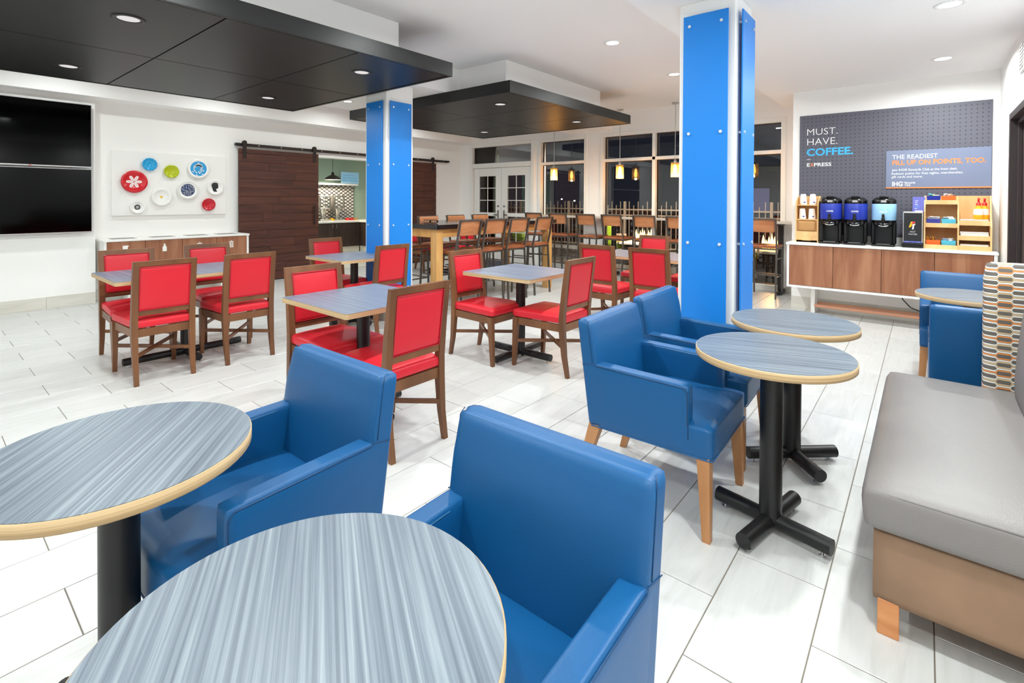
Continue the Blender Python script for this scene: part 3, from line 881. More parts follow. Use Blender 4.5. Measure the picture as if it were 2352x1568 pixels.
for k in range(16):
    a = 2*pi*k/16; blob(R, ell(.09*cos(a), .09*sin(a), .03, .0012, a, 8), .024, pcol('plate_line', '#d8d6d0'), p, 'rib')
p, R = plate(2.115, 1.266, .091, white_g, 'small white plate with black concentric rings')
ring(R, .008, .014, .0135, blackp, p); ring(R, .020, .033, .0137, blackp, p); ring(R, .069, .071, .024, pcol('plate_line', ''), p)
for k in range(16):
    a = 2*pi*k/16; blob(R, ell(.036*cos(a), .036*sin(a), .004, .003, a, 8), .0137, blackp, p, 'bead')
p, R = plate(3.03, 1.301, .096, pcol('plate_crimson', '#c41a2c'), 'small crimson plate with embossed rim'); ring(R, .05, .053, .0135, pcol('plate_crimson2', '#dc4552'), p); ring(R, .076, .08, .026, pcol('plate_crimson2', ''), p)

# ------------------------------------------------------------------ recycling cabinet under the art
tc = thing('waste_cabinet', 'white topped walnut waste cabinet with bin icons below the plate art', 'cabinet')
cx0, cx1, cy0, cy1 = XA+.012, -8.25, 1.655, 3.47
top = MB().bb((cx0, cy0-.01, .815), (cx1+.012, cy1+.008, .843), .003).build('top', M['laminate_white'], tc)
for yy in (1.90, 2.36, 2.79, 3.21):
    MB().bb((cx0+.12, yy-.14, .838), (cx1-.10, yy+.14, .8445)).build('waste_hole', M['steel_dark'], top)
MB().bb((cx0, cy0, .30), (cx1-.001, cy0+.03, .815)).build('side_panel', M['laminate_white'], tc)
MB().bb((cx0, cy1-.03, .30), (cx1-.001, cy1, .815)).build('side_panel', M['laminate_white'], tc)
MB().bb((cx0, cy0+.03, .30), (cx1-.001, cy1-.03, .33)).build('bottom_panel', M['laminate_white'], tc)
MB().bb((cx0, cy0+.03, .33), (cx0+.012, cy1-.03, .815)).build('back_panel', M['laminate_white'], tc)
for yy in (cy0+.32, cy1-.32):
    MB().bb((cx0+.05, yy-.03, 0), (cx1-.15, yy+.03, .30)).build('leg', M['laminate_white'], tc)
bnd = [cy0+.032, 2.105, 2.553, 3.0, cy1-.032]
WI = M['paper']
for k in range(4):
    d = MB().bb((cx1-.02, bnd[k]+.002, .333), (cx1, bnd[k+1]-.002, .812), .001).build('door', M['walnut'], tc)
    yc = (1.883, 2.333, 2.774, 3.212)[k]
    D = Matrix.Translation((cx1, yc, .70)) @ Matrix(((0, 0, 1, 0), (1, 0, 0, 0), (0, 1, 0, 0), (0, 0, 0, 1)))
    if k == 0: MB().prism([(-.022, -.05), (.022, -.05), (.028, .04), (.045, .05), (.02, .06), (-.03, .055)], .0, .001, D).build('bin_icon', WI, d)
    elif k == 1: MB().prism([(-.025, -.05), (.025, -.05), (.025, .01), (.01, .03), (.01, .055), (-.01, .055), (-.01, .03), (-.025, .01)], .0, .001, D).build('bin_icon', WI, d)
    else:
        m = MB()
        for q in (-.022, -.0075, .0075, .022): m.bb((q-.004, -.05, 0), (q+.004, .02, .001), 0, D)
        m.bb((-.03, -.055, 0), (.03, -.05, .001), 0, D).bb((-.035, .026, 0), (.035, .036, .001), 0, D).bb((-.012, .042, 0), (.012, .05, .001), 0, D)
        m.build('bin_icon', WI, d)

# ------------------------------------------------------------------ red side chairs (local front = +x)
def make_red_chair(label, group):
    t = thing('side_chair', label, 'chair', group=group)
    W = M['chair_wood']
    # rear posts run from the flared foot through the seat to the top of the back
    for s in (-1, 1):
        st = []
        for x, z, y, dx, dy in ((-.262, 0, .187, .026, .030), (-.232, .16, .188, .034, .036), (-.214, .36, .190, .044, .042), (-.214, .48, .190, .042, .042), (-.236, .70, .190, .036, .040), (-.268, .925, .190, .028, .040)):
            st.append([(x-dx/2, s*y-dy/2, z), (x+dx/2, s*y-dy/2, z), (x+dx/2, s*y+dy/2, z), (x-dx/2, s*y+dy/2, z)])
        p = MB().loft(st).build('rear_post', W, t)
        MB().cyl((-.262, s*.187, 0), (-.262, s*.187, .006), .012, n=10).build('glide', M['steel_dark'], p)
        l = MB().taper((.262, s*.205, 0), (.028, .028), (.240, s*.207, .41), (.046, .044)).build('leg', W, t)
    for s in (-1, 1):
        MB().hexa([(-.195, s*.187-.011, .352), (.222, s*.205-.011, .352), (.222, s*.205+.011, .352), (-.195, s*.187+.011, .352)], [(-.195, s*.187-.011, .412), (.222, s*.205-.011, .412), (.222, s*.205+.011, .412), (-.195, s*.187+.011, .412)]).build('seat_rail', W, t)
    MB().bb((-.226, -.170, .352), (-.202, .170, .412)).build('seat_rail', W, t)
    MB().bb((.236, -.186, .352), (.259, .186, .412)).build('seat_rail', W, t)
    # crossing stretchers
    MB().beam((-.24, -.185, .212), (.25, .203, .212), .016, .026).build('stretcher', W, t)
    MB().beam((-.24, .185, .214), (.25, -.203, .214), .016, .026).build('stretcher', W, t)
    # back rails
    def rail(z0, z1, x0, x1):
        MB().hexa([(x0-.013, -.171, z0), (x0+.013, -.171, z0), (x0+.013, .171, z0), (x0-.013, .171, z0)], [(x1-.013, -.171, z1), (x1+.013, -.171, z1), (x1+.013, .171, z1), (x1-.013, .171, z1)]).build('back_rail', W, t)
    rail(.885, .925, -.2625, -.268); rail(.512, .548, -.218, -.2205)
    # upholstered back panel, leaning with the posts
    zc = (.548+.885)/2; hh = (.885-.548)
    lean = math.atan2(.042, hh)
    R = Matrix.Translation((-.2415, 0, zc)) @ Matrix.Rotation(-lean, 4, 'Y')
    def puff(u, v, q): return ((.010*(1-u*u*0)*(1-v*v)*(1-q*q)) * (1 if u > 0 else -.35), 0, 0)
    pad = MB().soft((.002, 0, 0), (.034, .340, hh), .009, 8, puff, R).build('back_pad', M['red'], t)
    for sx in (-.016, .020):
        a, c = .1655, hh/2-.005
        MB().tube([(sx, -a, -c), (sx, a, -c), (sx, a, c), (sx, -a, c)], .0042, 6, R, True).build('piping', M['red_pipe'], pad)
    # seat cushion, a little wider in front and crowned
    def crown(u, v, q):
        return (0, v*.016*u, (.022*(1-u*u)*(1-v*v) if q > 0 else 0))
    MB().soft((.022, 0, .446), (.500, .425, .066), .022, 9, crown).build('seat', M['red'], t)
    return t

def red(label, x, y, rz, first=[None]):
    if first[0] is None:
        first[0] = make_red_chair(label, 'red upholstered side chairs')
        first[0].location = (x, y, 0); first[0].rotation_euler = (0, 0, rz)
        return first[0]
    return dup(first[0], (x, y, 0), rz, label)
PI = pi
red('red chair with its back to the camera at the long table, nearest the screens', -4.752, 1.276, PI)
red('red chair with its back to the camera at the long table, nearer the square tables', -4.752, 1.905, PI)
red('red chair facing out at the long table, nearest the screens', -5.39, 1.30, 0)
red('red chair facing out at the long table, in front of the bin icons', -5.47, 2.00, 0)
red('red chair facing out at the nearest square table, behind the blue armchair', -3.095, 1.858, 0)
red('largest red chair, back to the camera at the nearest square table', -2.417, 1.82, PI)
red('red chair facing out at the square table by the dark sliding door', -5.30, 3.23, 0)
red('red chair with its back in front of the far blue column', -4.52, 3.22, PI+.03)
red('red chair facing across at the middle square table, on the column side', -3.035, 3.33, 0)
red('red chair seen edge-on at the middle square table, on the window side', -2.405, 3.485, PI)
E1, E2 = -3.02, -2.40
red('red chair with its back to the camera behind the middle square table', -2.66, 4.90, PI/2)
red('red chair with its back to the camera beside the tall blue column', -2.08, 4.90, PI/2)
red('red chair facing the camera across the far long table', -2.80, 6.16, -PI/2)
red('red chair facing the camera, cut off by the tall blue column', -2.20, 6.16, -PI/2)
red('red chair under the communal table end, near the far wall', -7.62, 6.42, .2)
red('red chair against the far wall behind the communal table', -7.1, 7.0, -PI/2)

# ------------------------------------------------------------------ cafe tables with cross feet
def foot_cross(t, arms, r=.030, post_r=.042, ztop=.73):
    MB().cyl((0, 0, .05), (0, 0, ztop), post_r, n=28).build('post', M['black_metal'], t)
    zc = .048
    for (dx, dy) in arms:
        L = math.hypot(dx, dy); ux, uy = dx/L, dy/L
        f = MB().cyl((0, 0, zc), (dx, dy, zc), r, n=20).build('foot', M['black_metal'], t)
        gx, gy = dx-ux*.035, dy-uy*.035
        MB().cyl((gx, gy, 0), (gx, gy, .007), .014, n=12).cyl((gx, gy, .007), (gx, gy, .024), .005, n=8).build('glide', M['chrome'], f)
    MB().bb((-.12, -.12, ztop-.006), (.12, .12, ztop), .002).build('mount_plate', M['black_metal'], t)

def square_table(label, x, y, sx, sy, arms, z=.762):
    t = thing('cafe_table', label, 'table', (x, y, 0), 0, 'rectangular laminate cafe tables')
    foot_cross(t, arms, ztop=z-.031)
    def rr(sx, sy, r=.02, n=5):
        out = []
        for cx, cy, a0 in ((sx/2-r, sy/2-r, 0), (-sx/2+r, sy/2-r, 90), (-sx/2+r, -sy/2+r, 180), (sx/2-r, -sy/2+r, 270)):
            for k in range(n): a = radians(a0+90*k/(n-1)); out.append((cx+r*cos(a), cy+r*sin(a)))
        return out
    e = MB().prism(rr(sx, sy), z-.031, z-.0015).build('plywood_edge', M['ply'], t)
    MB().prism(rr(sx-.002, sy-.002), z-.0015, z).build('laminate_top', M['lam2'], t)
    return t
X4 = lambda a, b: [(a, 0), (-a, 0), (0, b), (0, -b)]
square_table('long grey cafe table between four red chairs near the screens', -5.05, 1.587, .765, 1.17, X4(.30, .455))
square_table('nearest square grey table between two red chairs', -2.815, 1.90, .75, .72, X4(.29, .29))
square_table('square grey table at the far blue column', -4.93, 3.21, .75, .76, X4(.29, .29))
square_table('square grey table in the middle of the room', -2.775, 3.50, .745, .735, [(.33*cos(a), .33*sin(a)) for a in (0, PI/2, PI, -PI/2)])
square_table('long table glimpsed between red chairs beside the tall blue column', -2.45, 5.52, 1.20, .74, X4(.45, .28))
square_table('table glimpsed under the communal table near the far wall', -7.05, 6.42, .75, .72, X4(.28, .28))

# ------------------------------------------------------------------ round tables
def round_table(label, x, y, z, r, streak, foot_rot, foot_len=.235):
    t = thing('round_table', label, 'table', (x, y, 0), 0, 'round plywood edged tables')
    foot_cross(t, [(foot_len*cos(foot_rot+k*PI/2), foot_len*sin(foot_rot+k*PI/2)) for k in range(4)], r=.031, post_r=.044, ztop=z-.033)
    n = 72
    MB().lathe([(0, z-.033), (r-.003, z-.033), (r, z-.030), (r, z-.003), (r-.002, z-.0015), (0, z-.0015)], n).build('plywood_edge', M['ply'], t)
    tp = MB().prism([((r-.003)*cos(2*pi*i/n), (r-.003)*sin(2*pi*i/n)) for i in range(n)], -.0015, 0).build('laminate_top', M['lam'], t)
    tp.location = (0, 0, z); tp.rotation_euler = (0, 0, streak)
    return t
round_table('round table nearest the camera, cut by the picture edge', -.700, .371, .748, .300, radians(150), radians(12))
round_table('round table at the picture edge beside the near armchair', -1.585, .347, .755, .302, radians(140), radians(20))
round_table('round table in front of the pair of blue armchairs, nearer one', -.491, 2.337, .762, .304, radians(20), radians(-12))
round_table('round table just behind its twin, before the tall blue column', -.537, 3.030, .755, .303, radians(15), radians(42), .24)
round_table('small round table between the two armchairs past the banquette', .258, 4.66, .755, .303, radians(30), radians(10))

# ------------------------------------------------------------------ blue armchairs (local front = +x)
def make_armchair(label, group):
    t = thing('armchair', label, 'armchair', group=group)
    B = M['blue']; Wd = M['leg_wood']
    for s in (-1, 1):
        MB().taper((.280, s*.266, 0), (.032, .032), (.262, s*.248, .345), (.052, .052)).build('leg', Wd, t)
        MB().taper((-.338, s*.262, 0), (.032, .032), (-.235, s*.248, .345), (.058, .052)).build('leg', Wd, t)
    def crown(u, v, q):
        f = (1-abs(u)**2.5)*(1-abs(v)**2.5)
        return (0, 0, .030*f if q > 0 else 0)
    MB().soft((.035, 0, .395), (.53, .556, .135), .018, 10, crown).build('seat', B, t)
    for s in (-1, 1):
        def ap(u, v, q): return (-.05*(q+1)/2 if u < -.8 else 0, 0, (-.008*(u+1)/2 if q > .2 else 0))
        a = MB().soft((-.016, s*.2470, .483), (.44, .064, .292), .011, 9, ap).build('arm', B, t)
        yo, yi, zt = s*.2796, s*.2150, .629
        MB().tube([(-.225, yo, zt-.010), (.185, yo, zt-.018), (.200, yo-s*.001, zt-.034), (.2030, yo-s*.001, .40)], .0018, 6).build('welt', M['blue_seam'], a)
        MB().tube([(-.17, yi, zt-.012), (.18, yi, zt-.020)], .0014, 6).build('stitch', M['blue_stitch'], a)
    # one leaning slab from the hem to the top of the back
    lean = radians(7.8)
    R = Matrix.Translation((-.259, 0, .583)) @ Matrix.Rotation(-lean, 4, 'Y')
    def bp(u, v, q):
        f = (1-v*v)*(1-abs(q)**3)
        return ((.012*f-.014*max(0, q-.5)*2 if u > 0 else -.003*f), 0, (-.008 if u > .3 and q > .6 else 0))
    bk = MB().soft((0, 0, 0), (.083, .557, .498), .015, 13, bp, R).build('backrest', B, t)
    for s in (-1, 1):
        pts = [R @ Vector((.018, s*.2795, z)) for z in (.045, .12, .19, .228)]+[R @ Vector((.010, s*.272, .2465))]
        MB().tube(pts, .0014, 6).build('welt', M['blue_seam'], bk)
        MB().tube([R @ Vector((.038, s*.2795, .040)), R @ Vector((-.036, s*.2795, .036))], .0014, 6).build('welt', M['blue_seam'], bk)
    q = [(.293, -.274), (.300, -.266), (.300, .266), (.293, .274), (-.252, .274), (-.258, .266), (-.258, -.266), (-.252, -.274)]
    MB().tube([(x, y, .334) for x, y in q], .0030, 6, None, True).build('hem', M['blue'], t)
    return t
ac = make_armchair('blue leather armchair side-on at the round tables, nearer of the pair', 'blue leather armchairs')
ac.location = (-.960, 2.343, 0); ac.rotation_euler = (0, 0, .03)
G = 'blue leather armchairs'
dup(ac, (-1.005, 3.022, 0), .03, 'blue leather armchair behind its twin, in front of the tall column', G)
dup(ac, (-1.607, .700, 0), -PI/2+.02, 'blue leather armchair half under the round table at the picture edge', G)
dup(ac, (-.688, .698, 0), -PI/2+.02, 'biggest blue leather armchair, closest to the camera', G)
dup(ac, (.308, 3.93, 0), PI/2, 'blue armchair showing its plain back just past the patterned panel', G)
dup(ac, (.262, 5.06, 0), -PI/2, 'blue armchair facing the camera in front of the coffee counter', G)

# ------------------------------------------------------------------ grey banquette
sf = thing('banquette', 'grey vinyl banquette on a tan base along the wall', 'sofa')
SY0, SY1 = 1.985, 3.43
def seatf(u, v, q):
    f = (1-abs(u)**4)*(1-abs(v)**6)
    return ((-.012*(1-q*q) if u < -.5 else 0), (-.006*(1-q*q) if v < -.8 else 0), .022*f if q > 0 else 0)
MB().soft((.235, (SY0+SY1)/2-.005, .408), (.75, SY1-SY0+.01, .142), .028, 12, seatf).build('seat_cushion', M['grey_vinyl'], sf)
MB().tube([(-.135, SY0+.02, .462), (-.10, SY0-.006, .464), (.55, SY0-.010, .464)], .0028, 6).build('seam', pmat('grey_seam', '#5f5a58', .5), sf)
MB().soft((.243, (SY0+SY1)/2, .222), (.725, SY1-SY0-.02, .232), .012, 6).build('base', M['tan_vinyl'], sf)
for x in (-.075, .50):
    for y in (SY0+.035, SY1-.05):
        MB().bb((x-.028, y-.022, 0), (x+.028, y+.022, .115), .002).build('leg', M['bleg'], sf)
def backf(u, v, q):
    # leans away as it rises, bulges forward at the lumbar
    f = (1-abs(v)**8)
    return (((q+1)*.022)+(-.02*f*max(0, 1-(q+.25)**2) if u < 0 else 0), 0, 0)
MB().soft((.452, (SY0+SY1)/2-.03, .775), (.23, SY1-SY0-.08, .60), .05, 11, backf).build('back_cushion', M['grey_vinyl'], sf)

def hex_fabric():
    m = pmat('hexagon_weave', '#6f6862', .75, 0, .25)
    n, l, bs = nodes(m)
    tc = n.new('ShaderNodeTexCoord'); sx = n.new('ShaderNodeSeparateXYZ'); l.new(tc.outputs['Object'], sx.inputs[0])
    def mth(op, a, c=None, d=None):
        k = n.new('ShaderNodeMath'); k.operation = op
        for i, q in enumerate((a, c, d)):
            if q is None: continue
            if isinstance(q, (int, float)): k.inputs[i].default_value = q
            else: l.new(q, k.inputs[i])
        return k.outputs[0]
    U = mth('DIVIDE', sx.outputs['X'], .104); V = mth('DIVIDE', sx.outputs['Z'], .0212)
    row = mth('FLOOR', V)
    def layer(parity):
        # rows of one parity, each spans two row heights around its centre line
        Vs = mth('ADD', V, 1.0 if parity else 0.0)
        rr = mth('FLOOR', mth('DIVIDE', Vs, 2.0))
        vv = mth('SUBTRACT', mth('SUBTRACT', Vs, mth('MULTIPLY', rr, 2.0)), 1.0)
        uu = mth('ADD', U, .5 if parity else 0.0)
        tri = mth('MULTIPLY', mth('PINGPONG', uu, .5), 2.0)           # 0..1..0
        f = mth('MULTIPLY', mth('MINIMUM', mth('MAXIMUM', mth('MULTIPLY', mth('SUBTRACT', tri, .42), 6.0), 0.0), 1.0), .60)
        d = mth('ABSOLUTE', mth('SUBTRACT', mth('ABSOLUTE', vv), f))
        return mth('LESS_THAN', d, .155), rr
    A, ra = layer(0); Bm, rb = layer(1)
    col = hexc('#6a645f')
    def mix(fac, c1, c2):
        k = n.new('ShaderNodeMix'); k.data_type = 'RGBA'
        l.new(fac, k.inputs[0])
        for i, q in ((6, c1), (7, c2)):
            if isinstance(q, tuple): k.inputs[i].default_value = q
            else: l.new(q, k.inputs[i])
        return k.outputs[2]
    odd = mth('PINGPONG', rb, 1.0)
    cB = mix(odd, hexc('#d0b389'), hexc('#e08c4a'))
    c = mix(Bm, col, cB); c = mix(A, c, hexc('#e9e6df'))
    l.new(c, bs.inputs['Base Color'])
    bump(m, A, .2, .001)
    return m
M['hex'] = hex_fabric()
MB().soft((.425, SY1+.065, .555), (.375, .12, 1.075), .035, 8).build('end_panel', M['hex'], sf, label='upholstered end panel in woven hexagon fabric')

# ------------------------------------------------------------------ communal table
pt = thing('communal_table', 'tall communal table with polished black top and honey oak legs', 'table')
gx0, gx1, gy0, gy1, gz = -5.62, -4.55, 4.10, 6.66, 1.085
MB().bb((gx0, gy0, gz-.055), (gx1, gy1, gz), .003).build('top', M['pub_top'], pt)
for x in (gx0+.10, gx1-.10):
    for y in (gy0+.09, gy1-.12):
        MB().bb((x-.055, y-.055, 0), (x+.055, y+.055, gz-.055), .003).build('leg', M['oak'], pt)
for x in (gx0+.075, gx1-.075): MB().bb((x-.018, gy0+.15, gz-.16), (x+.018, gy1-.18, gz-.055), .002).build('apron', M['oak'], pt)
for y in (gy0+.06, gy1-.09): MB().bb((gx0+.16, y-.018, gz-.16), (gx1-.16, y+.018, gz-.055), .002).build('apron', M['oak'], pt)
for k, (x, y) in enumerate(((-5.02, 4.36), (-4.93, 4.40))):
    t = thing('shaker', ('clear glass shaker lying on the communal table, %s of the two' % ('farther from its corner', 'nearer its corner')[k]), 'shaker', (x, y, gz+.024), .75, 'glass shakers on the communal table')
    MB().cyl((-.05, 0, 0), (.028, 0, 0), .024, n=6).build('body', M['glass'], t)
    MB().cyl((.028, 0, 0), (.048, 0, 0), .024, .012, n=6).build('lid', M['black_plastic'], t)

# ------------------------------------------------------------------ bar stools (local front = +x)
def make_stool(label, group):
    t = thing('bar_stool', label, 'bar stool', group=group)
    K = M['steel_dark']; q = .022
    sw = .19
    for s in (-1, 1):
        MB().taper((.20, s*sw, 0), (q, q), (.175, s*sw, .70), (q, q)).build('leg', K, t)
        MB().loft([[(x-q/2, s*sw-q/2, z), (x+q/2, s*sw-q/2, z), (x+q/2, s*sw+q/2, z), (x-q/2, s*sw+q/2, z)] for x, z in ((-.235, 0), (-.195, .735), (-.285, 1.145))]).build('rear_leg', K, t)
    for z, xr, xf in ((.30, -.22, .19), (.56, -.205, .18)):
        for s in (-1, 1): MB().beam((xr, s*sw, z), (xf, s*sw, z), .012, .014).build('stretcher', K, t)
    MB().beam((.19, -sw, .30), (.19, sw, .30), .016, .016).build('foot_rest', K, t)
    MB().beam((-.218, -sw, .33), (-.218, sw, .33), .012, .014).build('stretcher', K, t)
    for s in (-1, 1): MB().beam((-.195, s*sw, .705), (.176, s*sw, .705), .02, .02).build('seat_frame', K, t)
    for x in (-.19, .172): MB().beam((x, -sw, .705), (x, sw, .705), .02, .02).build('seat_frame', K, t)
    def dish(u, v, r): return (0, 0, -.008*(1-u*u)*(1-v*v) if r > 0 else 0)
    MB().soft((.0, 0, .737), (.42, .405, .042), .012, 7, dish).build('seat', M['stool_wood'], t)
    MB().beam((-.283, -sw, 1.138), (-.283, sw, 1.138), .026, .022).build('back_frame', K, t)
    lean = math.atan2(.09, .41)
    R = Matrix.Translation((-.254, 0, 1.040)) @ Matrix.Rotation(-lean, 4, 'Y')
    def curve(u, v, r): return (-.014*(1-v*v), 0, 0)
    MB().soft((.018, 0, 0), (.026, .372, .19), .008, 7, curve, R).build('backrest', M['stool_back'], t)
    return t
SG = 'wood and metal bar stools'
sto = make_stool('bar stool on the near side of the communal table, closest to the column', SG)
sto.location = (-4.62, 4.48, 0); sto.rotation_euler = (0, 0, PI)
for y, l in ((4.97, 'second bar stool along the near side of the communal table'), (5.47, 'third bar stool along the near side of the communal table'), (6.05, 'bar stool on the near side of the communal table, at its window end')):
    dup(sto, (-4.62, y, 0), PI+rnd.uniform(-.05, .05), l, SG)
for y, l in ((4.50, 'bar stool on the far side of the communal table, hidden by the column'), (5.09, 'bar stool on the far side of the communal table behind the shakers'), (5.67, 'second visible bar stool on the far side of the communal table'), (6.25, 'bar stool with orange lit back on the far side of the communal table')):
    dup(sto, (-5.57, y, 0), rnd.uniform(-.04, .04), l, SG)
for x, l in ((-5.90, 'bar stool at the window counter nearest the french door'), (-5.34, 'second bar stool at the window counter from the french door'), (-4.72, 'bar stool at the window counter in front of the white pier'), (-4.20, 'bar stool at the window counter before the first wide light'), (-3.60, 'bar stool at the window counter in front of the flames'), (-3.02, 'bar stool at the window counter half hidden by the tall column'), (-1.81, 'bar stool at the window counter nearest the coffee wall')):
    dup(sto, (x, 8.10, 0), PI/2+rnd.uniform(-.03, .03), l, SG)

# ------------------------------------------------------------------ window counter
wc = thing('window_counter', 'narrow grey wood counter along the windows on black posts', 'counter')
MB().bb((-6.15, 8.21, 1.055), (-1.36, 8.575, 1.09), .003).build('top', M['bar_top'], wc)
for x in (-6.0, -4.45, -3.05, -1.66):
    p = MB().bb((x-.035, 8.36, .06), (x+.035, 8.43, 1.055), .003).build('post', M['black_metal'], wc)
    MB().bb((x-.035, 8.20, 0), (x+.035, 8.57, .06), .01).build('foot', M['black_metal'], p)
    MB().bb((x-.03, 8.23, 1.03), (x+.03, 8.55, 1.055), .002).build('bracket', M['black_metal'], p)

# ------------------------------------------------------------------ lettering
def lettering(body, parent, x0, x1, z0, h, y, mat, bold=0.0, R=None, name='lettering'):
    """flat text in the x-z plane facing -y, capital height h, stretched to run from x0 to x1"""
    cu = bpy.data.curves.new('txt', 'FONT'); cu.body = body; cu.size = 1.0; cu.offset = bold; cu.resolution_u = 3
    o = bpy.data.objects.new('txt', cu); COL.objects.link(o)
    dg = bpy.context.evaluated_depsgraph_get()
    me = bpy.data.meshes.new_from_object(o.evaluated_get(dg))
    bpy.data.objects.remove(o); bpy.data.curves.remove(cu)
    xs = [v.co.x for v in me.vertices]; ys = [v.co.y for v in me.vertices]
    if not xs: return None
    lo, hi = min(xs), max(xs)
    cap = .729
    for v in me.vertices:
        X = x0+(v.co.x-lo)/(hi-lo)*(x1-x0); Zc = z0+v.co.y/cap*h
        p = Vector((X, y, Zc))
        v.co = (R @ p) if R is not None else p
    me.materials.clear(); me.materials.append(mat)
    ob = bpy.data.objects.new(name, me); COL.objects.link(ob); ob.parent = parent
    return ob

for _w, _a, _b, _z in SIGN_TEXT: lettering(_w, sg, _a, _b, _z, .032, -.0015, M['txt_blue'], .01, RSG)

# ------------------------------------------------------------------ coffee wall sign
ps = thing('coffee_sign', 'dark grey pegboard sign reading must have coffee', 'sign')
MB().bb((-1.264, YC-.012, .975), (.560, YC-.001, 2.503), .001).build('pegboard', M['peg'], ps)
yt = YC-.0135
lettering('MUST.', ps, -1.18, -.847, 2.246, .088, yt, M['txt_white'], -.012)
lettering('HAVE.', ps, -1.178, -.848, 2.118, .092, yt, M['txt_white'], -.012)
lettering('COFFEE.', ps, -1.184, -.684, 1.984, .092, yt, M['txt_blue'], .028)
MB().bb((-1.179, yt, 1.934), (-1.139, yt+.001, 1.939)).build('dash', M['txt_white'], ps)
lettering('E', ps, -1.179, -1.147, 1.845, .045, yt, M['txt_white'], .02)
lettering('X', ps, -1.143, -1.105, 1.845, .045, yt, M['txt_orange'], .02)
lettering('PRESS', ps, -1.100, -.910, 1.845, .045, yt, M['txt_white'], .02)
sp = MB().bb((-.356, YC-.020, 1.558), (.556, YC-.012, 1.998), .001).build('rewards_panel', M['sign_panel'], ps)
yt2 = YC-.0212
MB().bb((-.356, YC-.022, 1.552), (.558, YC-.012, 1.566)).build('orange_edge', M['txt_orange'], ps)
lettering('THE READIEST', sp, -.297, .113, 1.897, .052, yt2, M['txt_white'], 0)
lettering('FILL UP ON POINTS, TOO.', sp, -.296, .513, 1.829, .054, yt2, M['txt_orange'], .03)
lettering('Join IHG\u00ae Rewards Club at the front desk.', sp, -.299, .282, 1.757, .027, yt2, M['txt_white'], 0)
lettering('Redeem points for free nights, merchandise,', sp, -.301, .328, 1.714, .027, yt2, M['txt_white'], 0)
lettering('gift cards and more.', sp, -.301, -.018, 1.676, .027, yt2, M['txt_white'], 0)
lettering('IHG', sp, -.296, -.197, 1.581, .052, yt2, M['txt_white'], .03)
lettering('\u00ae', sp, -.193, -.184, 1.618, .010, yt2, M['txt_white'], 0)
lettering('Rewards', sp, -.178, -.082, 1.608, .023, yt2, M['txt_white'], .015)
lettering('Club', sp, -.178, -.126, 1.581, .023, yt2, M['txt_white'], .015)

# ------------------------------------------------------------------ coffee counter
cc = thing('coffee_counter', 'walnut fronted coffee counter with white top on the far wall', 'cabinet')
ky0, ky1 = 7.0, YC-.014
MB().bb((-1.325, ky0-.015, .858), (.585, ky1, .886), .003).build('top', M['laminate_white'], cc)
MB().bb((-1.315, ky0, .335), (-1.290, ky1, .858)).build('side_panel', M['laminate_white'], cc)
MB().bb((.552, ky0, .335), (.577, ky1, .858)).build('side_panel', M['laminate_white'], cc)
MB().bb((-1.290, ky0, .335), (.552, ky1, .362)).build('bottom_panel', M['laminate_white'], cc)
MB().bb((-1.290, ky1-.02, .362), (.552, ky1, .858)).build('back_panel', M['laminate_white'], cc)
xs = (-1.288, -.829, -.366, .093, .550)
for a, c in zip(xs[:-1], xs[1:]):
    MB().bb((a+.002, ky0-.002, .366), (c-.002, ky0+.018, .854), .001).build('door', M['walnut'], cc)
MB().bb((-1.325, ky1+.0005, .886), (.585, ky1+.0135, .975)).build('backsplash', M['laminate_white'], cc)
for x in (-1.06, .40):
    MB().bb((x-.022, 7.20, 0), (x+.022, ky1, .335)).build('leg', M['laminate_white'], cc)
for y in (7.20, 7.40):
    MB().bb((-1.04, y-.015, .085), (.38, y+.015, .118), .002).build('foot_rail', M['copper'], cc)
MB().tube([(-.20, 7.42, .34), (-.18, 7.38, .26), (-.11, 7.36, .18), (0, 7.36, .135), (.12, 7.37, .13), (.3, 7.4, .2)], .006, 8).build('power_cord', M['black_plastic'], label='black power cord hanging below the coffee counter', cat='cord')

ZT2 = .886
# cup rack
cr = thing('cup_rack', 'light wood rack of white paper cups at the counter end', 'rack', (-1.13, 7.27, ZT2))
OW = M['oak_light']
MB().bb((-.125, .10, 0), (.125, .115, .575), .001).build('back_board', OW, cr)
for s in (-1, 1):
    MB().prism([(-.10, 0), (.10, 0), (.10, .575), (.05, .575), (-.10, .50)], -.006, .006, Matrix.Translation((s*.119, 0, 0)) @ Matrix(((0, 0, 1, 0), (1, 0, 0, 0), (0, 1, 0, 0), (0, 0, 0, 1)))).build('side_board', OW, cr)
for z, yf in ((.455, -.07), (.275, -.095), (.012, -.10)):
    MB().bb((-.112, yf, z), (.112, .10, z+.012)).build('shelf', OW, cr)
MB().bb((-.112, -.10, .012), (.112, -.09, .135)).bb((-.112, -.075, .135), (.112, -.068, .275)).build('front_board', OW, cr)
sl = MB().soft((0, -.075, .20), (.2, .05, .13), .03, 6).build('sleeve_pile', M['kraft'], cr)
MB().bb((-.05, -.108, .02), (.05, -.10, .075), .002).build('cleat', OW, cr)
def cup(x, y, z, tiltx, label):
    t = thing('paper_cup', label, 'cup', (x, y, z), 0, 'upside-down paper cups in the rack')
    t.rotation_euler = (radians(tiltx), 0, 0)
    MB().lathe([(.041, 0), (.043, .004), (.0415, .008), (.031, .128), (.029, .132), (.0, .131)], 20).build('body', M['paper'], t)
    MB().lathe([(.0418, .018), (.0400, .036)], 8, M=Matrix.Rotation(radians(-60), 4, 'Z')).build('print_mark', M['royal'], t) if False else None
    MB().box((.012, -.0375, .040), (.022, .002, .012), Matrix.Rotation(radians(8), 4, 'Y')).build('print_mark', M['royal'], t)
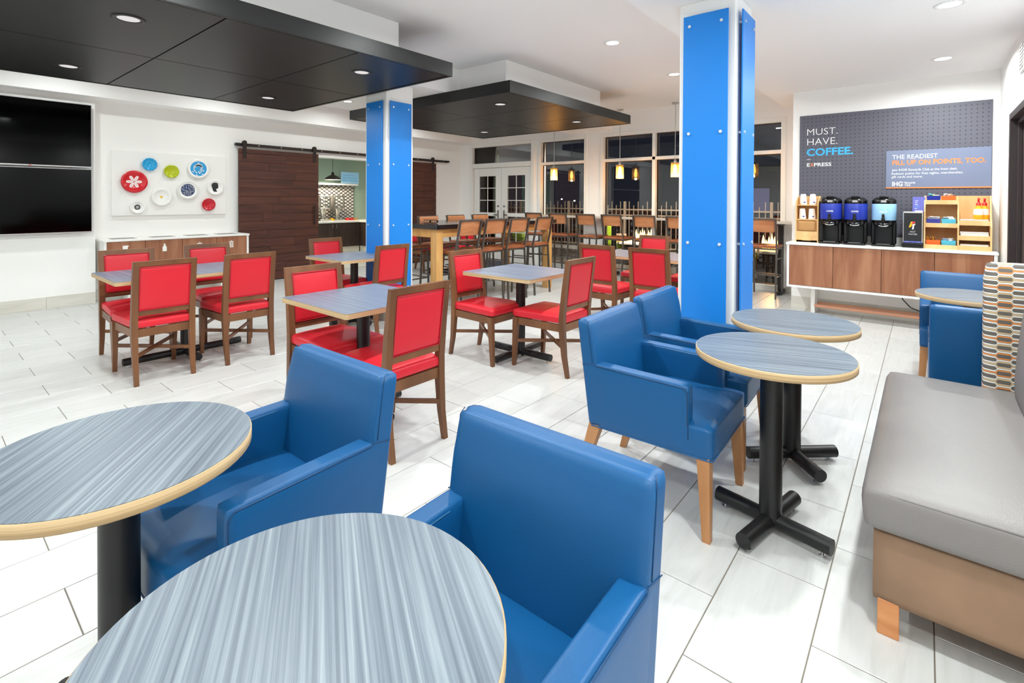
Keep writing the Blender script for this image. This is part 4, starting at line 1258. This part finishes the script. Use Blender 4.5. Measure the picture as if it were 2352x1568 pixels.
for k, (x, z, l) in enumerate(((-1.185, .470, 'upper white paper cup toward the wall edge'), (-1.080, .470, 'upper white paper cup beside the first airpot'))):
    cup(x, 7.285, ZT2+z-.002, 12, l+' in the rack')
for k, (x, z, l) in enumerate(((-1.190, .290, 'lower white paper cup toward the wall edge'), (-1.085, .290, 'lower white paper cup beside the first airpot'))):
    cup(x, 7.255, ZT2+z-.002, 10, l+' in the rack')

def airpot(x, wrap, label, word, wordmat):
    t = thing('coffee_airpot', label, 'coffee dispenser', (x, 7.215, ZT2), 0, 'coffee dispensers on the counter')
    K = M['black_plastic']
    MB().soft((0, -.02, .012), (.215, .27, .024), .010, 6).build('base', K, t)
    for s in (-1, 1): MB().bb((s*.098-.020, -.06, .02), (s*.098+.020, .10, .27), .012).build('stand_leg', K, t)
    MB().bb((-.08, .085, .02), (.08, .10, .27)).build('stand_back', pmat('dark_stand', '#16161a', .3) if 'stand' not in M else M['stand'], t)
    MB().lathe([(.0, .225), (.10, .225), (.115, .245), (.115, .296)], 36).build('lower_body', K, t)
    wr = MB().lathe([(.1155, .296), (.1165, .298), (.1165, .482), (.1155, .484)], 36).build('wrap', wrap, t)
    MB().lathe([(.114, .484), (.116, .50), (.113, .525), (.098, .545), (.075, .557), (.0, .558)], 36).build('lid', K, t)
    MB().soft((0, .0, .563), (.085, .19, .022), .009, 6).build('lid_handle', K, t)
    MB().box((0, -.108, .512), (.052, .02, .026), None, .004).build('gauge', M['silver'], t)
    f = MB().soft((0, -.125, .305), (.034, .05, .055), .012, 6).build('faucet', K, t)
    MB().cyl((0, -.142, .285), (0, -.142, .245), .010, n=12).build('spout', K, f)
    MB().soft((0, -.14, .345), (.026, .018, .05), .008, 5).build('lever', K, f)
    MB().tube([(-.058, -.098, .247), (-.035, -.125, .232), (0, -.135, .228), (.035, -.125, .232), (.058, -.098, .247)], .007, 8).tube([(-.052, -.10, .262), (0, -.125, .250), (.052, -.10, .262)], .005, 8).build('drip_guard', M['chrome'], t)
    MB().bb((-.062, -.145, .024), (.062, -.05, .028)).build('drip_tray', M['steel'], t)
    # word curved round the wrap
    ob = lettering(word, wr, -.036, .036, .385, .017, 0, wordmat, .02)
    for v in ob.data.vertices:
        a = v.co.x/.1168; v.co = (.1172*sin(a), -.1172*cos(a), v.co.z)
M['stand'] = pmat('dark_stand', '#16161a', .3)
airpot(-.879, M['royal'], 'black airpot in a royal blue wrap beside the cup rack', 'COFFEE', M['txt_white'])
airpot(-.629, M['royal'], 'black airpot in a royal blue wrap, middle of the three', 'COFFEE', M['txt_white'])
airpot(-.358, M['sky'], 'black airpot in a pale blue wrap', 'DECAF', M['txt_white'])

hw = thing('hot_water_dispenser', 'upright hot water dispenser with black front panel', 'water dispenser', (-.095, 7.20, ZT2))
MB().bb((-.088, -.10, .055), (.088, .12, .40), .006).build('body', M['silver'], hw)
MB().bb((-.078, -.104, .075), (.078, -.10, .385), .001).build('front_panel', M['blk_stain'], hw)
MB().bb((-.078, -.1055, .058), (.078, -.10, .074)).build('tagline_strip', M['royal'], hw)
lettering('ESSENTIAL. IT\'S HOT WATER', hw, -.07, .07, .0625, .006, -.106, M['txt_white'], .01)
MB().bb((-.090, -.115, 0), (.090, .12, .052), .006).build('drip_base', M['black_plastic'], hw)
lettering('HOT', hw, -.022, .024, .170, .017, -.1045, M['txt_white'], -.01)
lettering('WATER', hw, -.038, .040, .143, .017, -.1045, M['txt_white'], -.01)
RX = Matrix(((1, 0, 0, 0), (0, 0, -1, -.1042), (0, 1, 0, 0), (0, 0, 0, 1)))
MB().prism([(-.035, .225), (-.015, .29), (.012, .29), (.0, .262), (-.018, .228)], 0, .001, RX).build('flame_mark', M['soap'], hw)
MB().prism([(-.010, .262), (.000, .292), (.022, .29), (.016, .262)], .0005, .0018, RX).build('flame_mark', M['soap_red'], hw)
MB().prism([(-.006, .205), (.008, .205), (.012, .245), (.024, .262), (.016, .275), (.0, .262)], .0005, .0018, RX).build('tap_mark', M['paper'], hw)
tcards = thing('tent_card', 'small violet tent card standing on the hot water dispenser', 'card', (-.045, 7.22, ZT2+.40))
MB().prism([(-.05, 0), (.05, 0), (.0, .165)], -.055, .055, Matrix(((0, 0, 1, 0), (1, 0, 0, 0), (0, 1, 0, 0), (0, 0, 0, 1)))).build('card', M['purple'], tcards)
_tr = Matrix.Rotation(radians(-16.9), 4, 'X')
for k, (wd, ln) in enumerate((('START', .030), ('THE', .020), ('DAILY', .030), ('COFFEE', .040), ('RUN.', .022))):
    ob = lettering(wd, tcards, -.035, -.035+ln, .115-.021*k, .010, 0, M['txt_blue'] if k == 3 else M['txt_white'], .0)
    for v in ob.data.vertices:
        z = v.co.z; v.co.y = -.0505+z*.3030
MB().box((-.045, 7.13, ZT2+.406), (.07, .05, .012), None, .003).build('sugar_sachets', M['sugar'], label='little pile of white sachets on the hot water dispenser', cat='sachets')

# organiser
og = thing('counter_organizer', 'light wood organiser with shelves at the wall end of the counter', 'organizer', (0, 0, ZT2))
oy0, oy1 = 7.12, 7.42
MB().bb((.0, oy1-.014, 0), (.545, oy1, .578), .001).build('back_board', OW, og)
def side(x, prof): MB().prism(prof, x-.0065, x+.0065, Matrix(((0, 0, 1, 0), (1, 0, 0, 0), (0, 1, 0, 0), (0, 0, 0, 1)))).build('side_board', OW, og)
side(.0065, [(oy0, 0), (oy1, 0), (oy1, .578), (oy0+.12, .578), (oy0+.04, .45), (oy0, .10)])
side(.2835, [(oy0, 0), (oy1, 0), (oy1, .578), (oy0+.12, .50), (oy0+.04, .33), (oy0, .25)])
side(.5385, [(oy0, 0), (oy1, 0), (oy1, .578), (oy0+.14, .578), (oy0+.05, .33), (oy0, .25)])
for z, yf in ((.012, oy0), (.245, oy0+.02), (.495, oy0+.07)):
    MB().bb((.013, yf, z), (.277, oy1-.014, z+.012)).build('shelf', OW, og)
    MB().bb((.013, yf-.008, z-.012), (.277, yf, z+.034), .001).build('lip', OW, og)
for z, yf in ((.0, oy0), (.105, oy0+.02), (.262, oy0+.05)):
    MB().bb((.290, yf, z), (.532, oy1-.014, z+.012)).build('shelf', OW, og)
    MB().bb((.290, yf-.008, z), (.532, yf, z+.05), .001).build('lip', OW, og)
def bin_(x, y, z, mat, fill, label, fm):
    t = thing('condiment_bin', label, 'bin', (x, y, z), 0, 'small plastic bins in the organiser')
    w2, d2, h2 = .060, .055, .068
    m = MB()
    m.hexa([(-w2*.9, -d2*.85, 0), (w2*.9, -d2*.85, 0), (w2*.9, d2*.85, 0), (-w2*.9, d2*.85, 0)], [(-w2*.9, -d2*.85, .004), (w2*.9, -d2*.85, .004), (w2*.9, d2*.85, .004), (-w2*.9, d2*.85, .004)])
    for a, c in (((-1, -1), (1, -1)), ((1, -1), (1, 1)), ((1, 1), (-1, 1)), ((-1, 1), (-1, -1))):
        q = [(a[0]*w2*.9, a[1]*d2*.85, 0), (c[0]*w2*.9, c[1]*d2*.85, 0), (c[0]*w2, c[1]*d2, h2), (a[0]*w2, a[1]*d2, h2)]
        nrm = (Vector(q[1])-Vector(q[0])).cross(Vector(q[3])-Vector(q[0])).normalized()*.003
        m.add(q+[tuple(Vector(p)-nrm) for p in q], [(0,1,2,3), (7,6,5,4), (0,4,5,1), (1,5,6,2), (2,6,7,3), (3,7,4,0)])
    m.build('tub', mat, t)
    rr = random.Random(label)
    if fill == 'sachets':
        for k in range(9):
            R = Matrix.Translation((rr.uniform(-.03, .03), rr.uniform(-.025, .025), .056+.004*k)) @ Matrix.Rotation(rr.uniform(0, 3), 4, 'Z') @ Matrix.Rotation(rr.uniform(-.5, .5), 4, 'X')
            MB().soft((0, 0, 0), (.05, .035, .010), .005, 3, None, R).build('sachet', M[fm[k % len(fm)]], t)
    else:
        for k in range(16):
            p = Vector((rr.uniform(-.035, .035), rr.uniform(-.03, .03), .03)); e = p+Vector((rr.uniform(-.03, .03), rr.uniform(-.03, .02), .075))
            MB().beam(p, e, .007, .002).build('stirrer', M[fm[k % len(fm)]], t)
bin_(.080, 7.26, ZT2+.507, M['navy_bin'], 'sachets', 'navy bin of tea sachets on the top shelf', ['lime', 'sugar', 'aqua_bin'])
bin_(.205, 7.26, ZT2+.507, M['orange'], 'sachets', 'orange bin of sachets on the top shelf', ['sugar', 'kraft', 'paper'])
bin_(.080, 7.22, ZT2+.257, M['purple_bin'], 'sachets', 'indigo bin of white sachets on the middle shelf', ['paper'])
bin_(.207, 7.22, ZT2+.257, M['aqua_bin'], 'sachets', 'aqua bin of cream sachets on the middle shelf', ['sugar'])
bin_(.080, 7.20, ZT2+.024, M['orange'], 'sticks', 'orange bin of brown stirrers on the bottom shelf', ['stir', 'kraft', 'soap'])
bin_(.207, 7.20, ZT2+.024, M['aqua_bin'], 'sachets', 'aqua bin of clear wrapped sachets on the bottom shelf', ['paper', 'sky'])
for (z, yf, hh, nm, l) in ((.275, 7.185, .05, 'napkin_stack', 'topmost white napkin stack in the organiser'), (.118, 7.16, .075, 'napkin_stack', 'middle white napkin stack in the organiser'), (.013, 7.135, .05, 'napkin_stack', 'lowest white napkin stack in the organiser')):
    t = thing(nm, l, 'napkins', (.411, yf+.08, ZT2+z), 0, 'napkin stacks in the organiser')
    for k in range(6):
        MB().box((rnd.uniform(-.004, .004), rnd.uniform(-.004, .004), hh*(k+.5)/6), (.222, .14, hh/6*.92), None, .002).build('napkin', M['paper'], t)
for k, (x, y) in enumerate(((.445, 7.235), (.495, 7.29))):
    t = thing('soap_bottle', ('front', 'rear')[k]+' yellow pump bottle with red pump on the organiser', 'bottle', (x, y, ZT2+.326), 0, 'pump bottles on the organiser')
    MB().lathe([(.0, .0), (.036, .0), (.040, .01), (.041, .06), (.036, .115), (.020, .135), (.018, .15)], 20).build('bottle', M['soap'], t)
    MB().lathe([(.0405, .045), (.0418, .062), (.0370, .112)], 20).build('label', M['paper'], t)
    MB().lathe([(.021, .148), (.021, .172), (.010, .178), (.008, .215), (.0, .216)], 14).build('pump_collar', M['soap_red'], t)
    MB().beam((.0, .01, .220), (0, -.05, .214), .018, .012).build('pump_spout', M['soap_red'], t)

# ------------------------------------------------------------------ night patio outside
MB().bb((-60, YB+.16, -.2), (40, 90, -.03)).build('ground_patio', M['night'], label='dark paved patio beyond the windows', cat='ground', kind='structure')
MB().bb((-20, 12.35, -.03), (6, 12.62, .07), .01).build('kerb', M['stone'], label='pale kerb along the patio edge', cat='kerb', kind='structure')
fn = thing('patio_fence', 'taupe metal picket fence along the patio', 'fence')
pk = MB().bb((-.010, -.010, .06), (.010, .010, 1.33)).lathe([(.0, 1.372), (.013, 1.36), (.016, 1.345), (.011, 1.33), (.0, 1.329)], 8).mesh('picket', M['fence'])
pk2 = MB().bb((-.010, -.010, .06), (.010, .010, 1.22)).lathe([(.0, 1.262), (.013, 1.25), (.016, 1.235), (.011, 1.22), (.0, 1.219)], 8).mesh('picket', M['fence'])
k = 0; x = -16.0
while x < 1.0:
    if k % 14 == 0: MB().bb((x-.035, 12.97, -.03), (x+.035, 13.04, 1.37), .006).build('post', M['fence'], fn)
    else: inst('picket', pk if k % 2 else pk2, fn, (x, 13.0, 0))
    x += .135; k += 1
for z in (.10, .98, 1.14): MB().bb((-16.0, 12.985, z-.018), (1.0, 13.015, z+.018)).build('rail', M['fence'], fn)
def lounge(x, y, rz, mat, label):
    t = thing('patio_chair', label, 'chair', (x, y, -.03), rz, 'patio chairs outside the windows')
    MB().soft((0, 0, .40), (.52, .55, .12), .04, 6).build('seat', mat, t)
    MB().soft((-.27, 0, .68), (.10, .55, .52), .04, 6).build('backrest', mat, t)
    for sx in (-.24, .22):
        for sy in (-.25, .25): MB().bb((sx-.018, sy-.018, 0), (sx+.018, sy+.018, .36)).build('leg', M['fence'], t)
    for sy in (-.29, .29): MB().bb((-.25, sy-.02, .58), (.24, sy+.02, .61)).bb((.2, sy-.018, .36), (.236, sy+.018, .58)).build('armrest', M['fence'], t)
lounge(-5.50, 10.2, radians(80), M['lime'], 'lime green patio chair left of the near fire pit')
lounge(-5.75, 10.9, radians(20), M['yellow'], 'mustard patio chair behind the lime chair')
lounge(-2.62, 9.75, radians(95), M['lime'], 'lime green patio chair left of the far fire pit')
lounge(-8.2, 10.6, radians(70), M['lime'], 'lime green patio chair outside the french door')
def firepit(x, y, label):
    t = thing('fire_pit', label, 'fire pit', (x, y, -.03))
    MB().bb((-.38, -.38, 0), (.38, .38, .45), .02).build('body', M['dark_metal'], t)
    MB().bb((-.46, -.46, .45), (.46, .46, .50), .01).build('table_rim', M['stone'], t)
    MB().soft((0, 0, .51), (.5, .2, .03), .012, 5).build('lava_bed', M['black_gap'], t)
    for k in range(9):
        a = -.20+.05*k; hh = .15+.13*abs(sin(k*2.3+1))
        MB().lathe([(.0, .505), (.026, .53), (.034, .565), (.022, .52+hh*.6), (.0, .52+hh)], 10, (a, .03*sin(k*3.1), 0)).build('flame', M['fire'], t)
    ld = bpy.data.lights.new('fire_glow', 'POINT'); ld.energy = 30; ld.color = (1, .5, .18); ld.shadow_soft_size = .15
    lo = bpy.data.objects.new('fire_glow', ld); COL.objects.link(lo); lo.parent = t; lo.location = (0, 0, .85)
firepit(-4.83, 10.55, 'square fire pit with flames behind the window bar stools')
firepit(-2.18, 10.5, 'square fire pit with flames seen beyond the tall column')
for (x, y, h, l) in ((-30.1, 45, 1.46, 'distant white car park lamp left of its twin'), (-28.5, 45, 1.30, 'distant white car park lamp right of its twin'), (-36, 48, 3.2, 'small far lamp seen through the french door')):
    t = thing('yard_lamp', l, 'lamp', (x, y, -.03))
    MB().cyl((0, 0, 0), (0, 0, h), .04, n=8).build('pole', M['black_metal'], t)
    MB().soft((0, 0, h+.06), (.12, .12, .12), .05, 5).build('head', emis('lamp_white', (1, .93, .8, 1), 30), t)
bd = thing('night_building', 'far building with violet lit frontage in the night', 'building', (-9.0, 34, -.03))
MB().bb((-1.5, 0, 0), (14, 5, 3.3)).build('wall', pmat('night_facade', '#4c4a66', .8), bd)
MB().bb((-1.7, -.3, 3.3), (14.2, 5, 3.6)).build('roof', M['black_gap'], bd)
for k in range(9):
    wdw = MB().bb((-1+1.6*k, -.05, .6), (.1+1.6*k, .0, 2.3)).build('window', M['dark_metal'], bd)
    MB().bb((-.92+1.6*k, -.06, .68), (.02+1.6*k, -.05, 2.22)).build('pane', emis('dim_window', (.25, .22, .45, 1), .35) if 'dimw' not in M else M['dimw'], wdw)
    M['dimw'] = bpy.data.materials['dim_window']
ld = bpy.data.lights.new('patio_fill_light', 'AREA'); ld.shape = 'RECTANGLE'; ld.size = .2; ld.size_y = .1; ld.energy = 260; ld.color = (1, .88, .74)  # added fill light, out of view, brightens the fence and patio
wl = thing('patio_fill_lamp', 'unseen lamp added on the outer wall to brighten the patio', 'lamp', (-5.0, YB+.17, 2.75))
MB().bb((-.1, 0, -.08), (.1, .10, .08), .01).build('housing', M['black_metal'], wl)
lo = bpy.data.objects.new('patio_fill_light', ld); COL.objects.link(lo); lo.parent = wl; lo.location = (0, .12, -.02); lo.rotation_euler = (radians(50), 0, 0)
